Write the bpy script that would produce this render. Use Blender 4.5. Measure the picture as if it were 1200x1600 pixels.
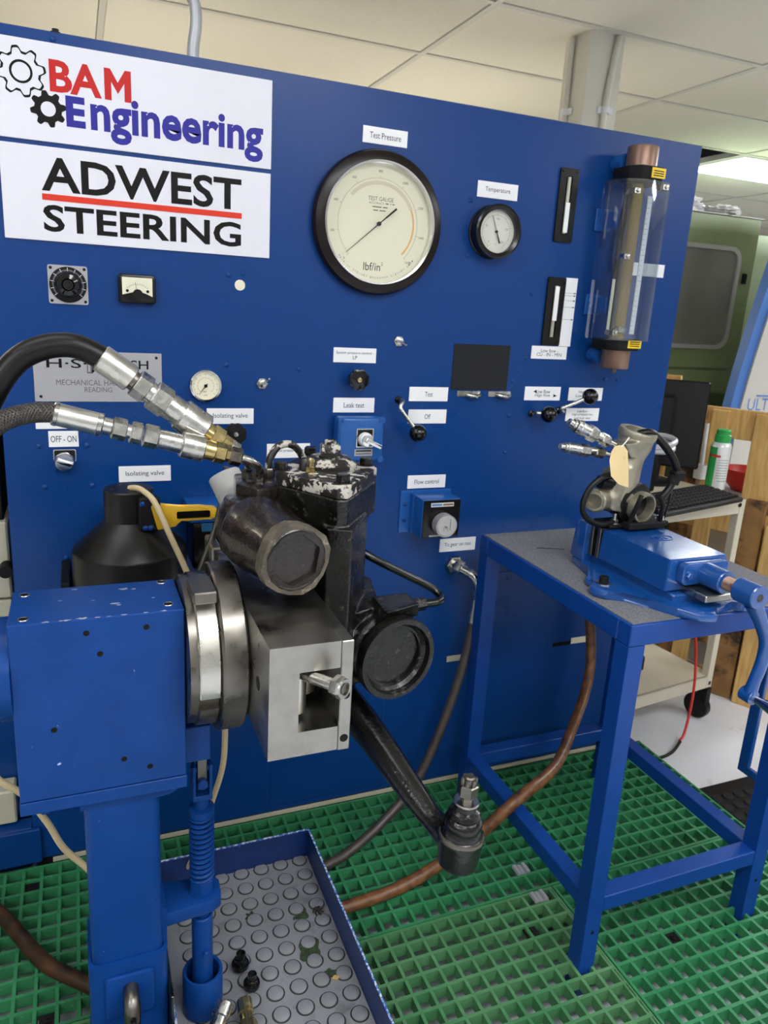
import bpy, bmesh, math, random
from mathutils import Vector, Matrix, Euler
random.seed(7)
S = bpy.context.scene
for o in list(bpy.data.objects):
    bpy.data.objects.remove(o)
C = S.collection
PI = math.pi

# ---------------------------------------------------------------- camera
cam_d = bpy.data.cameras.new('camera')
cam = bpy.data.objects.new('camera', cam_d)
C.objects.link(cam)
cam_d.sensor_fit = 'VERTICAL'
cam_d.sensor_height = 24.0
cam_d.lens = 1152.7 / 1600 * 24.0
cam_d.shift_x = 4.45 / 1600
cam_d.shift_y = -17.13 / 1600
cam_d.clip_start = 0.02
right, fwd, up = Vector((.9266, -.3719, .0563)), Vector((.3734, .8915, -.2564)), Vector((.0452, .2586, .9649))
cam.matrix_world = Matrix(((right.x, up.x, -fwd.x, -.1958), (right.y, up.y, -fwd.y, -1.6073),
                           (right.z, up.z, -fwd.z, 1.2976), (0, 0, 0, 1)))
cam_d.dof.use_dof = True
cam_d.dof.focus_distance = 1.12
cam_d.dof.aperture_fstop = cam_d.lens / 2.6
S.camera = cam

# ---------------------------------------------------------------- world, exposure
S.view_settings.view_transform = 'Standard'
S.view_settings.look = 'None'
S.view_settings.gamma = 1.0
S.view_settings.use_curve_mapping = False
S.view_settings.exposure = 1.0
W = bpy.data.worlds.new('world')
S.world = W
W.use_nodes = True
W.node_tree.nodes['Background'].inputs[0].default_value = (.8, .82, .85, 1)
W.node_tree.nodes['Background'].inputs[1].default_value = 0.25

ZC = 2.30          # ceiling above the floor grating
ZF = -0.07         # painted floor below the grating
LIGHT_K = 8.6      # ceiling light panels
# tile column/row indices of the light panels: x = -.05 + 1.22 i, y = .90 + .60 j
LIGHTS = {(-1, -3): .22, (0, -5): 1., (-2, -5): .9, (2, -5): 1., (-1, -8): 1., (1, -8): 1., (-3, -8): 1., (3, -8): 1., (3, 2): 1., (3, -1): 2.0, (5, 2): 1., (-2, 2): 1.}  # strong panel right of the bench is unseen, added to brighten that side

# ---------------------------------------------------------------- materials
def lin(c):
    return tuple((v / 12.92 if v <= .04045 else ((v + .055) / 1.055) ** 2.4) for v in [q / 255 for q in c])
MATS = {}
def mat(name, rgb, rough=.5, metal=0., var=.0, vscale=20., bump=0., bscale=80., rgb2=None, spot=None, coat=0., rvar=0., spec=.5,
        emit=None, stretch=None):
    """principled material; var: light/dark noise, rgb2: second colour mixed by noise, spot=(rgb, lo, hi, scale)"""
    if name in MATS:
        return MATS[name]
    m = bpy.data.materials.new(name)
    m.use_nodes = True
    nt = m.node_tree
    N, L = nt.nodes, nt.links
    b = N['Principled BSDF']
    col = lin(rgb) + (1,)
    b.inputs['Base Color'].default_value = col
    b.inputs['Roughness'].default_value = rough
    b.inputs['Metallic'].default_value = metal
    b.inputs['Specular IOR Level'].default_value = spec
    if coat:
        b.inputs['Coat Weight'].default_value = coat
        b.inputs['Coat Roughness'].default_value = .12
    if var or bump or rgb2 or spot or rvar:
        tc = N.new('ShaderNodeTexCoord')
        mp = N.new('ShaderNodeMapping')
        L.new(tc.outputs['Object'], mp.inputs[0])
        if stretch:
            mp.inputs['Scale'].default_value = stretch
        vec = mp.outputs[0]
        n = N.new('ShaderNodeTexNoise')
        n.inputs['Scale'].default_value = vscale
        n.inputs['Detail'].default_value = 6
        L.new(vec, n.inputs['Vector'])
        cur = None
        if var or rgb2:
            r = N.new('ShaderNodeValToRGB')
            r.color_ramp.elements[0].position = .32
            r.color_ramp.elements[1].position = .68
            a = lin(rgb)
            if rgb2:
                r.color_ramp.elements[0].color = a + (1,)
                r.color_ramp.elements[1].color = lin(rgb2) + (1,)
            else:
                r.color_ramp.elements[0].color = tuple(v * (1 - var) for v in a) + (1,)
                r.color_ramp.elements[1].color = tuple(min(1, v * (1 + var)) for v in a) + (1,)
            L.new(n.outputs['Fac'], r.inputs[0])
            cur = r.outputs[0]
        if spot:
            n2 = N.new('ShaderNodeTexNoise')
            n2.inputs['Scale'].default_value = spot[3]
            n2.inputs['Detail'].default_value = 9
            n2.inputs['Roughness'].default_value = .65
            L.new(vec, n2.inputs['Vector'])
            r2 = N.new('ShaderNodeValToRGB')
            r2.color_ramp.elements[0].position = spot[1]
            r2.color_ramp.elements[1].position = spot[2]
            L.new(n2.outputs['Fac'], r2.inputs[0])
            mx = N.new('ShaderNodeMixRGB')
            L.new(r2.outputs[0], mx.inputs[0])
            if cur:
                L.new(cur, mx.inputs[1])
            else:
                mx.inputs[1].default_value = col
            mx.inputs[2].default_value = lin(spot[0]) + (1,)
            cur = mx.outputs[0]
        if cur:
            L.new(cur, b.inputs['Base Color'])
        if rvar:
            mr = N.new('ShaderNodeMapRange')
            mr.inputs[1].default_value = .3
            mr.inputs[2].default_value = .7
            mr.inputs[3].default_value = max(.02, rough - rvar)
            mr.inputs[4].default_value = min(1, rough + rvar)
            L.new(n.outputs['Fac'], mr.inputs[0])
            L.new(mr.outputs[0], b.inputs['Roughness'])
        if bump:
            n3 = N.new('ShaderNodeTexNoise')
            n3.inputs['Scale'].default_value = bscale
            n3.inputs['Detail'].default_value = 4
            L.new(vec, n3.inputs['Vector'])
            bp = N.new('ShaderNodeBump')
            bp.inputs['Strength'].default_value = bump
            bp.inputs['Distance'].default_value = .004
            L.new(n3.outputs['Fac'], bp.inputs['Height'])
            L.new(bp.outputs[0], b.inputs['Normal'])
    if emit:
        b.inputs['Emission Color'].default_value = lin(emit[0]) + (1,)
        b.inputs['Emission Strength'].default_value = emit[1]
    MATS[name] = m
    return m

def clear_mat(name, tint, gloss=.08, rough=.03):
    m = bpy.data.materials.new(name)
    m.use_nodes = True
    nt = m.node_tree
    N, L = nt.nodes, nt.links
    N.clear()
    out = N.new('ShaderNodeOutputMaterial')
    tr = N.new('ShaderNodeBsdfTransparent')
    tr.inputs[0].default_value = tint + (1,)
    gl = N.new('ShaderNodeBsdfGlossy')
    gl.inputs['Roughness'].default_value = rough
    lw = N.new('ShaderNodeLayerWeight')
    lw.inputs[0].default_value = .5
    pw = N.new('ShaderNodeMath'); pw.operation = 'POWER'; pw.inputs[1].default_value = 4
    fr = N.new('ShaderNodeMath'); fr.operation = 'MULTIPLY_ADD'; fr.inputs[1].default_value = .7; fr.inputs[2].default_value = gloss * .25
    L.new(lw.outputs['Facing'], pw.inputs[0]); L.new(pw.outputs[0], fr.inputs[0])
    mx = N.new('ShaderNodeMixShader')
    L.new(fr.outputs[0], mx.inputs[0])
    L.new(tr.outputs[0], mx.inputs[1])
    L.new(gl.outputs[0], mx.inputs[2])
    L.new(mx.outputs[0], out.inputs[0])
    MATS[name] = m
    return m

M_panel = mat('panel_blue_paint', (10, 58, 122), .30, spec=.26, var=.03, vscale=1.5, bump=.10, bscale=28, rvar=.05, spot=((190, 200, 215), .80, .83, 38))
M_blue = mat('stand_blue_paint', (13, 60, 128), .36, spec=.18, var=.08, vscale=14, bump=.05, bscale=60, spot=((165, 185, 215), .70, .725, 60))
M_bench = mat('bench_blue_paint', (13, 60, 134), .36, spec=.25, var=.08, vscale=10, bump=.04, bscale=70)
M_vise = mat('vise_blue_enamel', (18, 72, 142), .24, var=.08, vscale=14, bump=.2, bscale=30, coat=.8)
M_box = mat('box_blue_hammer', (24, 84, 156), .3, var=.05, vscale=30)
M_traypaint = mat('tray_blue_paint', (14, 46, 104), .35, var=.12, vscale=20, spot=((205, 212, 225), .68, .72, 90))
M_rim = mat('tray_worn_rim', (40, 95, 175), .45, spot=((215, 222, 235), .48, .56, 120))
M_steel = mat('ground_steel', (160, 157, 150), .34, 1., var=.16, vscale=18, bump=.05, bscale=240, rvar=.10)
M_polish = mat('polished_steel', (208, 205, 196), .30, 1., var=.05, vscale=30, rvar=.05)
M_dsteel = mat('oily_dark_steel', (120, 115, 108), .32, 1., var=.22, vscale=22, rvar=.10)
M_iron = mat('oily_cast_iron', (15, 14, 12), .24, .0, var=.5, vscale=22, bump=.40, bscale=190, rvar=.12, coat=.25, spec=.35, spot=((92, 86, 78), .58, .74, 60))
M_ironbrown = mat('brown_oily_iron', (24, 16, 12), .20, .0, var=.5, vscale=16, bump=.38, bscale=190, rvar=.10, coat=.4, spec=.4, spot=((104, 94, 84), .62, .80, 60))
M_cover = mat('chipped_cover_paint', (30, 28, 26), .36, .0, bump=.22, bscale=90, spot=((186, 180, 170), .515, .535, 34))
M_gblack = mat('glossy_black_paint', (6, 6, 6), .17, 0., bump=.30, bscale=190, rvar=.05, coat=.35, spec=.4)
M_rubber = mat('black_rubber', (14, 13, 12), .38, spec=.3, var=.3, vscale=40)
M_braid = mat('black_braid', (34, 33, 32), .42, var=.35, vscale=30)
M_braid_light = mat('braid_strand_grey', (74, 70, 67), .42, .3)
M_zinc = mat('zinc_plated', (196, 194, 188), .26, 1., var=.12, vscale=60, rvar=.08)
M_brass = mat('yellow_zinc', (196, 176, 122), .24, 1., var=.18, vscale=50, rvar=.06)
M_chrome = mat('chrome', (225, 225, 225), .10, 1.)
M_alu = mat('cast_aluminium', (150, 144, 128), .40, .75, var=.2, vscale=30, bump=.12, bscale=160)
M_white = mat('white_plastic', (236, 236, 238), .35)
M_sign = mat('sign_white_gloss', (222, 222, 230), .32, spec=.22, var=.02, vscale=4)
M_ink = mat('black_ink', (20, 18, 18), .4, spec=.15)
M_grey_ink = mat('grey_ink', (95, 92, 88), .5)
M_faint = mat('faint_scale_ink', (158, 152, 135), .6)
M_red = mat('red_vinyl', (190, 38, 34), .4, spec=.2)
M_orangered = mat('orange_red_vinyl', (214, 58, 38), .4, spec=.2)
M_navy = mat('violet_blue_vinyl', (46, 44, 142), .4, spec=.2)
M_cream = mat('cream_dial', (226, 222, 196), .5)
M_dial = mat('grey_white_dial', (214, 212, 202), .5)
M_orange = mat('orange_scale', (222, 170, 105), .5)
M_bake = mat('black_bakelite', (15, 13, 12), .20, spec=.35)
M_bakebrown = mat('brown_black_bezel', (26, 18, 15), .25, spec=.25)
M_ball = mat('black_ball_knob', (8, 8, 8), .08)
M_matte = mat('matte_black', (20, 20, 22), .6, spec=.2)
M_slate = mat('dark_grey_plate', (36, 37, 40), .6, spec=.12, var=.05, vscale=12)
M_cond = mat('painted_plate', (168, 168, 172), .42, .3, var=.05, vscale=6)
M_cable = mat('cream_cable', (206, 186, 146), .5, var=.06, vscale=10)
M_conduit = mat('grey_conduit', (188, 190, 196), .35, .3)
M_yellow = mat('yellow_grip', (222, 176, 44), .35, var=.15, vscale=25)
M_sticker = mat('yellow_sticker', (236, 200, 30), .4)
M_blackmetal = mat('black_anodised', (20, 18, 17), .34, .0, spec=.4, var=.15, vscale=12, rvar=.05)
M_grate = mat('green_grp', (44, 120, 76), .5, var=.14, vscale=9, bump=.2, bscale=300, spot=((118, 168, 128), .60, .76, 120))
M_grate2 = mat('green_grp_dirty', (58, 116, 72), .58, rgb2=(82, 130, 86), vscale=9, bump=.25, bscale=300)
M_floor = mat('grey_painted_floor', (212, 214, 220), .30, var=.06, vscale=3, spot=((150, 150, 150), .62, .75, 7))
M_mat = mat('grey_rubber_mat', (132, 134, 138), .34, var=.12, vscale=9, rvar=.1, spot=((96, 97, 98), .55, .70, 12))
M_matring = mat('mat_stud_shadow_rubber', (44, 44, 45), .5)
M_mattop = mat('mat_stud_top', (132, 134, 138), .34, var=.10, vscale=30, rvar=.08)
M_oil = mat('green_oil_puddle', (52, 66, 40), .06, var=.4, vscale=160)
M_debris = mat('tan_leaf', (196, 162, 96), .7)
M_fly = mat('dark_fluff', (40, 34, 30), .9)
M_carpet = mat('speckled_bench_mat', (78, 79, 84), .85, rgb2=(128, 128, 134), vscale=420, bump=.3, bscale=500)
M_hose_brown = mat('brown_hose', (74, 42, 24), .40, rgb2=(128, 84, 44), vscale=55, var=.4, spot=((34, 28, 26), .55, .68, 24))
M_hose_cu = mat('copper_hose', (150, 92, 70), .42, var=.25, vscale=30, spot=((60, 48, 42), .55, .7, 20))
M_hose_dark = mat('dark_brown_hose', (62, 54, 50), .38, var=.25, vscale=40)
M_wall = mat('white_wall', (172, 172, 170), .8, var=.03, vscale=3)
M_tile = mat('ceiling_tile', (228, 223, 205), .9, var=.03, vscale=120, bump=.3, bscale=160, spot=((196, 190, 168), .60, .70, 110))
M_tbar = mat('ceiling_bar_white', (208, 205, 192), .5)
M_void = mat('ceiling_void', (40, 40, 40), .9)
M_pillar = mat('cream_pillar', (222, 220, 206), .5, var=.03, vscale=4)
M_green = mat('sage_green_paint', (134, 150, 110), .42, var=.06, vscale=4)
M_greendark = mat('green_recess', (66, 84, 48), .6)
M_glassgrey = mat('grey_window', (126, 128, 126), .12, var=.25, vscale=2.5)
M_ultgrey = mat('grey_panel_paint', (190, 188, 180), .5, var=.03, vscale=4)
M_ultblue = mat('blue_trim', (72, 118, 190), .45)
M_wood = mat('pallet_pine', (214, 176, 110), .75, rgb2=(186, 142, 78), vscale=14, bump=.2, bscale=60, stretch=(6, 6, .7), spot=((120, 80, 40), .66, .74, 12))
M_wooddark = mat('pallet_pine_dark', (122, 86, 50), .8, rgb2=(160, 118, 66), vscale=10, spot=((50, 36, 26), .5, .62, 9))
M_trolley = mat('beige_trolley', (196, 188, 168), .5, var=.05, vscale=8)
M_beige = mat('beige_machine', (186, 182, 160), .5, var=.06, vscale=6)
M_mon = mat('monitor_black', (13, 13, 15), .45, spec=.25)
M_cangreen = mat('can_green', (38, 152, 72), .35)
M_canwhite = mat('can_white', (214, 216, 214), .3, .2)
M_redp = mat('red_plastic', (190, 40, 36), .4)
M_tag = mat('manila_tag', (214, 190, 140), .8, var=.05, vscale=20)
M_amber = mat('amber_rod', (172, 150, 50), .15, .0, rgb2=(128, 92, 36), vscale=16, stretch=(1, 1, .15))
M_brownal = mat('bronze_anodised', (140, 112, 98), .38, .7, var=.05)
M_glass = clear_mat('clear_glass', (1, 1, 1), .15)
M_perspex = clear_mat('clear_perspex', (.90, .93, .95), .5)
def light_mat(f, warm=False):
    return mat('light_diffuser_%d%s' % (round(f * 100), '_warm' if warm else ''), (255, 255, 255), .5, emit=((255, 240, 212) if warm else (250, 252, 255), LIGHT_K * f))
M_fill_tube = mat('fill_lamp_tube', (255, 255, 255), .5, emit=((255, 246, 230), 22.0))

# ---------------------------------------------------------------- mesh helpers
def nb():
    return bmesh.new()
def quadbox(bm, pts):
    v = [bm.verts.new(p) for p in pts]
    for f in ((3, 2, 1, 0), (4, 5, 6, 7), (0, 1, 5, 4), (1, 2, 6, 5), (2, 3, 7, 6), (3, 0, 4, 7)):
        bm.faces.new([v[i] for i in f])
    return v
def box(bm, x0, x1, y0, y1, z0, z1, bev=0., seg=1):
    if x0 > x1: x0, x1 = x1, x0
    if y0 > y1: y0, y1 = y1, y0
    if z0 > z1: z0, z1 = z1, z0
    v = quadbox(bm, [(x0, y0, z0), (x1, y0, z0), (x1, y1, z0), (x0, y1, z0), (x0, y0, z1), (x1, y0, z1), (x1, y1, z1), (x0, y1, z1)])
    if bev:
        es = {e for q in v for e in q.link_edges}
        bmesh.ops.bevel(bm, geom=list(es), offset=bev, segments=seg, affect='EDGES', profile=.5)
def frame(d):
    d = Vector(d).normalized()
    a = Vector((0, 0, 1)) if abs(d.z) < .95 else Vector((0, 1, 0))
    u = a.cross(d).normalized()
    return u, d.cross(u).normalized(), d
def lathe(bm, prof, org, axis=(0, 0, 1), seg=24, a0=0., a1=2 * PI, rot=0., cap=True):
    """prof: [(r, h)] along axis from org"""
    u, v, d = frame(axis)
    org = Vector(org)
    full = abs(a1 - a0 - 2 * PI) < 1e-6
    n = seg if full else seg + 1
    rings = []
    for r, h in prof:
        if r < 1e-6 and full:
            rings.append([bm.verts.new(org + d * h)])
            continue
        rings.append([bm.verts.new(org + d * h + (u * math.cos(rot + a0 + (a1 - a0) * i / seg) + v * math.sin(rot + a0 + (a1 - a0) * i / seg)) * r) for i in range(n)])
    for A, B in zip(rings, rings[1:]):
        m = seg if full else seg
        for i in range(m):
            j = (i + 1) % n
            if len(A) == 1 and len(B) == 1:
                continue
            if len(A) == 1:
                bm.faces.new((A[0], B[j], B[i]))
            elif len(B) == 1:
                bm.faces.new((A[i], A[j], B[0]))
            else:
                bm.faces.new((A[i], A[j], B[j], B[i]))
    if full and cap:
        if len(rings[0]) > 2: bm.faces.new(rings[0][::-1])
        if len(rings[-1]) > 2: bm.faces.new(rings[-1])
    elif not full and cap:
        for k in (0, n - 1):
            try: bm.faces.new([R[k] for R in rings])
            except Exception: pass
def cyl(bm, p, q, r, seg=20, r2=None, rot=0., ch=0.):
    p, q = Vector(p), Vector(q)
    L = (q - p).length
    r2 = r if r2 is None else r2
    prof = [(r - ch, 0), (r, ch), (r2, L - ch), (r2 - ch, L)] if ch else [(r, 0), (r2, L)]
    lathe(bm, prof, p, q - p, seg, rot=rot)
def smooth_path(pts, n=8, rad=None):
    P = [Vector(p) for p in pts]
    out, ro = [], []
    for i in range(len(P) - 1):
        p0 = P[max(i - 1, 0)]; p1 = P[i]; p2 = P[i + 1]; p3 = P[min(i + 2, len(P) - 1)]
        for k in range(n):
            t = k / n
            out.append(.5 * ((2 * p1) + (p2 - p0) * t + (2 * p0 - 5 * p1 + 4 * p2 - p3) * t * t + (3 * p1 - p0 - 3 * p2 + p3) * t ** 3))
            if rad: ro.append(rad[i] * (1 - t) + rad[i + 1] * t)
    out.append(P[-1])
    if rad: ro.append(rad[-1])
    return (out, ro) if rad else out
def tube(bm, pts, r, seg=12, n=8, sy=1.):
    """smooth swept tube; r number or list of radii per control point"""
    if isinstance(r, (list, tuple)):
        path, rr = smooth_path(pts, n, list(r))
    else:
        path = smooth_path(pts, n); rr = [r] * len(path)
    T = [(path[min(i + 1, len(path) - 1)] - path[max(i - 1, 0)]).normalized() for i in range(len(path))]
    u = frame(T[0])[0]
    rings = []
    for i, p in enumerate(path):
        u = (u - T[i] * u.dot(T[i])).normalized()
        v = T[i].cross(u)
        rings.append([bm.verts.new(p + (u * math.cos(2 * PI * k / seg) + v * math.sin(2 * PI * k / seg) * sy) * rr[i]) for k in range(seg)])
    for A, B in zip(rings, rings[1:]):
        for k in range(seg):
            bm.faces.new((A[k], A[(k + 1) % seg], B[(k + 1) % seg], B[k]))
    bm.faces.new(rings[0][::-1]); bm.faces.new(rings[-1])
    return path
def prism(bm, poly, z0, z1, M=None, bev=0.):
    """extrude a 2D polygon (ccw) from z0 to z1, optional matrix"""
    M = M or Matrix()
    a = [bm.verts.new(M @ Vector((x, y, z0))) for x, y in poly]
    b = [bm.verts.new(M @ Vector((x, y, z1))) for x, y in poly]
    n = len(poly)
    fs = [bm.faces.new(a[::-1]), bm.faces.new(b)]
    for i in range(n):
        fs.append(bm.faces.new((a[i], a[(i + 1) % n], b[(i + 1) % n], b[i])))
    if bev:
        es = {e for q in a + b for e in q.link_edges}
        bmesh.ops.bevel(bm, geom=list(es), offset=bev, segments=2, affect='EDGES', profile=.5)
def ringplate(bm, outer, inner, z0, z1, M=None):
    M = M or Matrix()
    n = len(outer)
    o0 = [bm.verts.new(M @ Vector((x, y, z0))) for x, y in outer]; o1 = [bm.verts.new(M @ Vector((x, y, z1))) for x, y in outer]
    i0 = [bm.verts.new(M @ Vector((x, y, z0))) for x, y in inner]; i1 = [bm.verts.new(M @ Vector((x, y, z1))) for x, y in inner]
    for k in range(n):
        j = (k + 1) % n
        bm.faces.new((o0[k], o0[j], o1[j], o1[k])); bm.faces.new((i0[j], i0[k], i1[k], i1[j]))
        bm.faces.new((o1[k], o1[j], i1[j], i1[k])); bm.faces.new((o0[j], o0[k], i0[k], i0[j]))
def circ(r, n, cx=0., cy=0., rot=0.):
    return [(cx + r * math.cos(rot + 2 * PI * i / n), cy + r * math.sin(rot + 2 * PI * i / n)) for i in range(n)]
def rrect(x0, x1, y0, y1, r, n=4):
    out = []
    for cx, cy, a in ((x1 - r, y1 - r, 0), (x0 + r, y1 - r, PI / 2), (x0 + r, y0 + r, PI), (x1 - r, y0 + r, 1.5 * PI)):
        for k in range(n + 1):
            out.append((cx + r * math.cos(a + k * PI / 2 / n), cy + r * math.sin(a + k * PI / 2 / n)))
    return out
# local (x, y, z) -> wall-mounted: x right, y up, z towards the viewer side (-Y)
def wallM(x, z, y=0.):
    return Matrix(((1, 0, 0, x), (0, 0, -1, y), (0, 1, 0, z), (0, 0, 0, 1)))

def finish(bm, name, m, ang=35):
    bmesh.ops.recalc_face_normals(bm, faces=bm.faces)
    lim = math.radians(ang)
    for f in bm.faces: f.smooth = True
    for e in bm.edges:
        if len(e.link_faces) == 2:
            if e.calc_face_angle(0) > lim: e.smooth = False
        else:
            e.smooth = False
    me = bpy.data.meshes.new(name)
    bm.to_mesh(me); bm.free()
    if m: me.materials.append(m)
    return me
def tag(o, label=None, cat=None, group=None, kind=None):
    if label: o['label'] = label
    if cat: o['category'] = cat
    if group: o['group'] = group
    if kind: o['kind'] = kind
    return o
def obj(name, bm, m, parent=None, label=None, ang=35):
    me = finish(bm, name, m, ang)
    o = bpy.data.objects.new(name, me)
    C.objects.link(o)
    if parent is not None:
        o.parent = parent
        o.matrix_parent_inverse = WI(parent)
    else:
        xs = [v.co for v in me.vertices]
        c = Vector(((min(v.x for v in xs) + max(v.x for v in xs)) / 2, (min(v.y for v in xs) + max(v.y for v in xs)) / 2, min(v.z for v in xs)))
        me.transform(Matrix.Translation(-c))
        o.location = c
    if label: o['label'] = label
    return o
def WI(p):
    return WM(p).inverted()
def WM(p):
    if p.parent is None: return p.matrix_basis.copy()
    return WM(p.parent) @ p.matrix_parent_inverse @ p.matrix_basis
def thing(name, loc, label, cat, group=None):
    o = bpy.data.objects.new(name, None)
    o.empty_display_size = .02
    o.location = loc
    C.objects.link(o)
    return tag(o, label, cat, group)
def inst(name, me, loc, parent=None, rot=None):
    o = bpy.data.objects.new(name, me)
    C.objects.link(o)
    o.location = loc
    if rot: o.rotation_euler = rot
    if parent is not None:
        o.parent = parent
        o.matrix_parent_inverse = WI(parent)
    return o
def struct(name, bm, m, label=None):
    o = obj(name, bm, m)
    o['kind'] = 'structure'
    o['label'] = label or name.replace('_', ' ')
    return o

def text_bm(body, x0, x1, z0, z1, M, ext=.0003, bold=0., fit='both', align='c', spacing=1., shear=0.):
    """flat lettering fitted in the rectangle x0..x1, z0..z1 of the local plane M"""
    cu = bpy.data.curves.new('t', 'FONT')
    cu.body = body
    cu.size = 1.
    cu.offset = bold
    cu.resolution_u = 3
    cu.space_character = spacing
    cu.shear = shear
    cu.align_x = 'CENTER'
    ob = bpy.data.objects.new('t', cu)
    me = bpy.data.meshes.new_from_object(ob)
    bpy.data.objects.remove(ob)
    bpy.data.curves.remove(cu)
    xs = [v.co.x for v in me.vertices]; ys = [v.co.y for v in me.vertices]
    w, h = max(xs) - min(xs), max(ys) - min(ys)
    sx, sy = (x1 - x0) / w, (z1 - z0) / h
    if fit == 'keep': sx = sy = min(sx, sy)
    cx, cy = (max(xs) + min(xs)) / 2, (max(ys) + min(ys)) / 2
    tx = (x0 + x1) / 2 if align == 'c' else x0 + w * sx / 2
    T = M @ Matrix.Translation((tx, (z0 + z1) / 2, ext)) @ Matrix.Diagonal((sx, sy, 1, 1)) @ Matrix.Translation((-cx, -cy, 0))
    me.transform(T)
    bm = nb()
    bm.from_mesh(me)
    bpy.data.meshes.remove(me)
    return bm
def text(body, x0, x1, z0, z1, y, parent, m=None, name='lettering', label=None, **k):
    bm = text_bm(body, x0, x1, z0, z1, wallM(0, 0, y), **k)
    return obj(name, bm, m or M_ink, parent, label)
def merge(bms):
    b = bms[0]
    for q in bms[1:]:
        me = bpy.data.meshes.new('tmp'); q.to_mesh(me); q.free()
        b.from_mesh(me); bpy.data.meshes.remove(me)
    return b
def hexbolt(bm, p, axis, r, h, shank=0.):
    """hex head with a domed washer face"""
    lathe(bm, [(r * 1.25, 0), (r * 1.25, h * .15)], p, axis, 20)
    lathe(bm, [(r, h * .15), (r, h * .88), (r * .86, h)], p, axis, 6)
# geometry laid out around a point on the panel face: empties for the panel-mounted things

# ================================================================ the room
PT_ = 1.735
X0, X1, Y0, Y1 = -4.0, 7.2, -4.8, 6.4
bm = nb(); box(bm, X0, X1, Y0, Y1, ZF - .05, ZF)
struct('floor', bm, M_floor, 'light grey painted workshop floor under and beyond the green grating')
for nm, a in (('wall_back', (X0, X1, Y1, Y1 + .1)), ('wall_front', (X0, X1, Y0 - .1, Y0)), ('wall_left', (X0 - .1, X0, Y0, Y1)), ('wall_right', (X1, X1 + .1, Y0, Y1))):
    bm = nb(); box(bm, *a, ZF, ZC + .5)
    struct(nm, bm, M_wall, 'plain off white workshop ' + nm.replace('_', ' '))
bm = nb(); box(bm, X0, X1, Y0, Y1, ZC + .42, ZC + .47)
ceiling = struct('ceiling', bm, M_void, 'suspended ceiling of cream speckled tiles in white bars')
TX, TY, TW, TD = -.05, .90, 1.22, .60
tile_bm = nb(); box(tile_bm, .014, TW - .014, .014, TD - .014, 0, .014, .002)
tile_me = finish(tile_bm, 'ceiling_tile', M_tile)
i0, i1 = math.floor((X0 - TX) / TW), math.ceil((X1 - TX) / TW)
j0, j1 = math.floor((Y0 - TY) / TD), math.ceil((Y1 - TY) / TD)
lightset = set(LIGHTS)
for i in range(i0, i1):
    for j in range(j0, j1):
        if (i, j) in lightset or (i, j) == (2, 2):
            continue
        inst('ceiling_tile', tile_me, (TX + i * TW, TY + j * TD, ZC + .003), ceiling)
bm = nb()
for i in range(i0, i1 + 1):
    box(bm, TX + i * TW - .012, TX + i * TW + .012, Y0, Y1, ZC - .0015, ZC + .03)
for j in range(j0, j1 + 1):
    box(bm, X0, X1, TY + j * TD - .012, TY + j * TD + .012, ZC - .001, ZC + .028)
obj('ceiling_bars', bm, M_tbar, ceiling)
# duct seen in the opening where a tile is missing
bm = nb(); cyl(bm, (2.2, 2.45, ZC + .22), (3.9, 2.55, ZC + .22), .09, 20)
tag(obj('duct', bm, M_conduit), 'round duct in the dark opening of the missing ceiling tile', 'duct')
for k, (i, j) in enumerate(LIGHTS):
    x, y = TX + i * TW, TY + j * TD
    lab = {(3, 2): 'lit white ceiling light panel above the green machine', (-2, 2): 'unseen warm light panel added far left behind the cabinet to tint the ceiling', (3, -1): 'unseen light panel added overhead right of the bench to brighten the floor', (5, 2): 'light panel at the far right end of the room',
           (0, -5): 'light panel overhead just behind the photographer', (-1, -3): 'light panel overhead left of the steering gear', (-2, -5): 'light panel overhead left of the photographer', (2, -5): 'light panel overhead right of the photographer'}.get((i, j)) or 'light panel in the rear row, %s' % {-3: 'leftmost of four', -1: 'second from the left', 1: 'second from the right', 3: 'rightmost of four'}[i]
    t = thing('ceiling_light', (x + TW / 2, y + TD / 2, ZC - .004), lab, 'ceiling light', 'light panels in the ceiling')
    bm = nb(); box(bm, x + .05, x + TW - .05, y + .04, y + TD - .04, ZC - .004, ZC + .01)
    obj('diffuser', bm, light_mat(LIGHTS[i, j], (i, j) == (-2, 2)), t)  # the warm panel is unseen, added to tint the ceiling
    bm = nb()
    ringplate(bm, rrect(x + .013, x + TW - .013, y + .013, y + TD - .013, .002, 1), rrect(x + .05, x + TW - .05, y + .04, y + TD - .04, .002, 1), ZC - .006, ZC + .012)
    obj('frame', bm, M_white, t)

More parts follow.
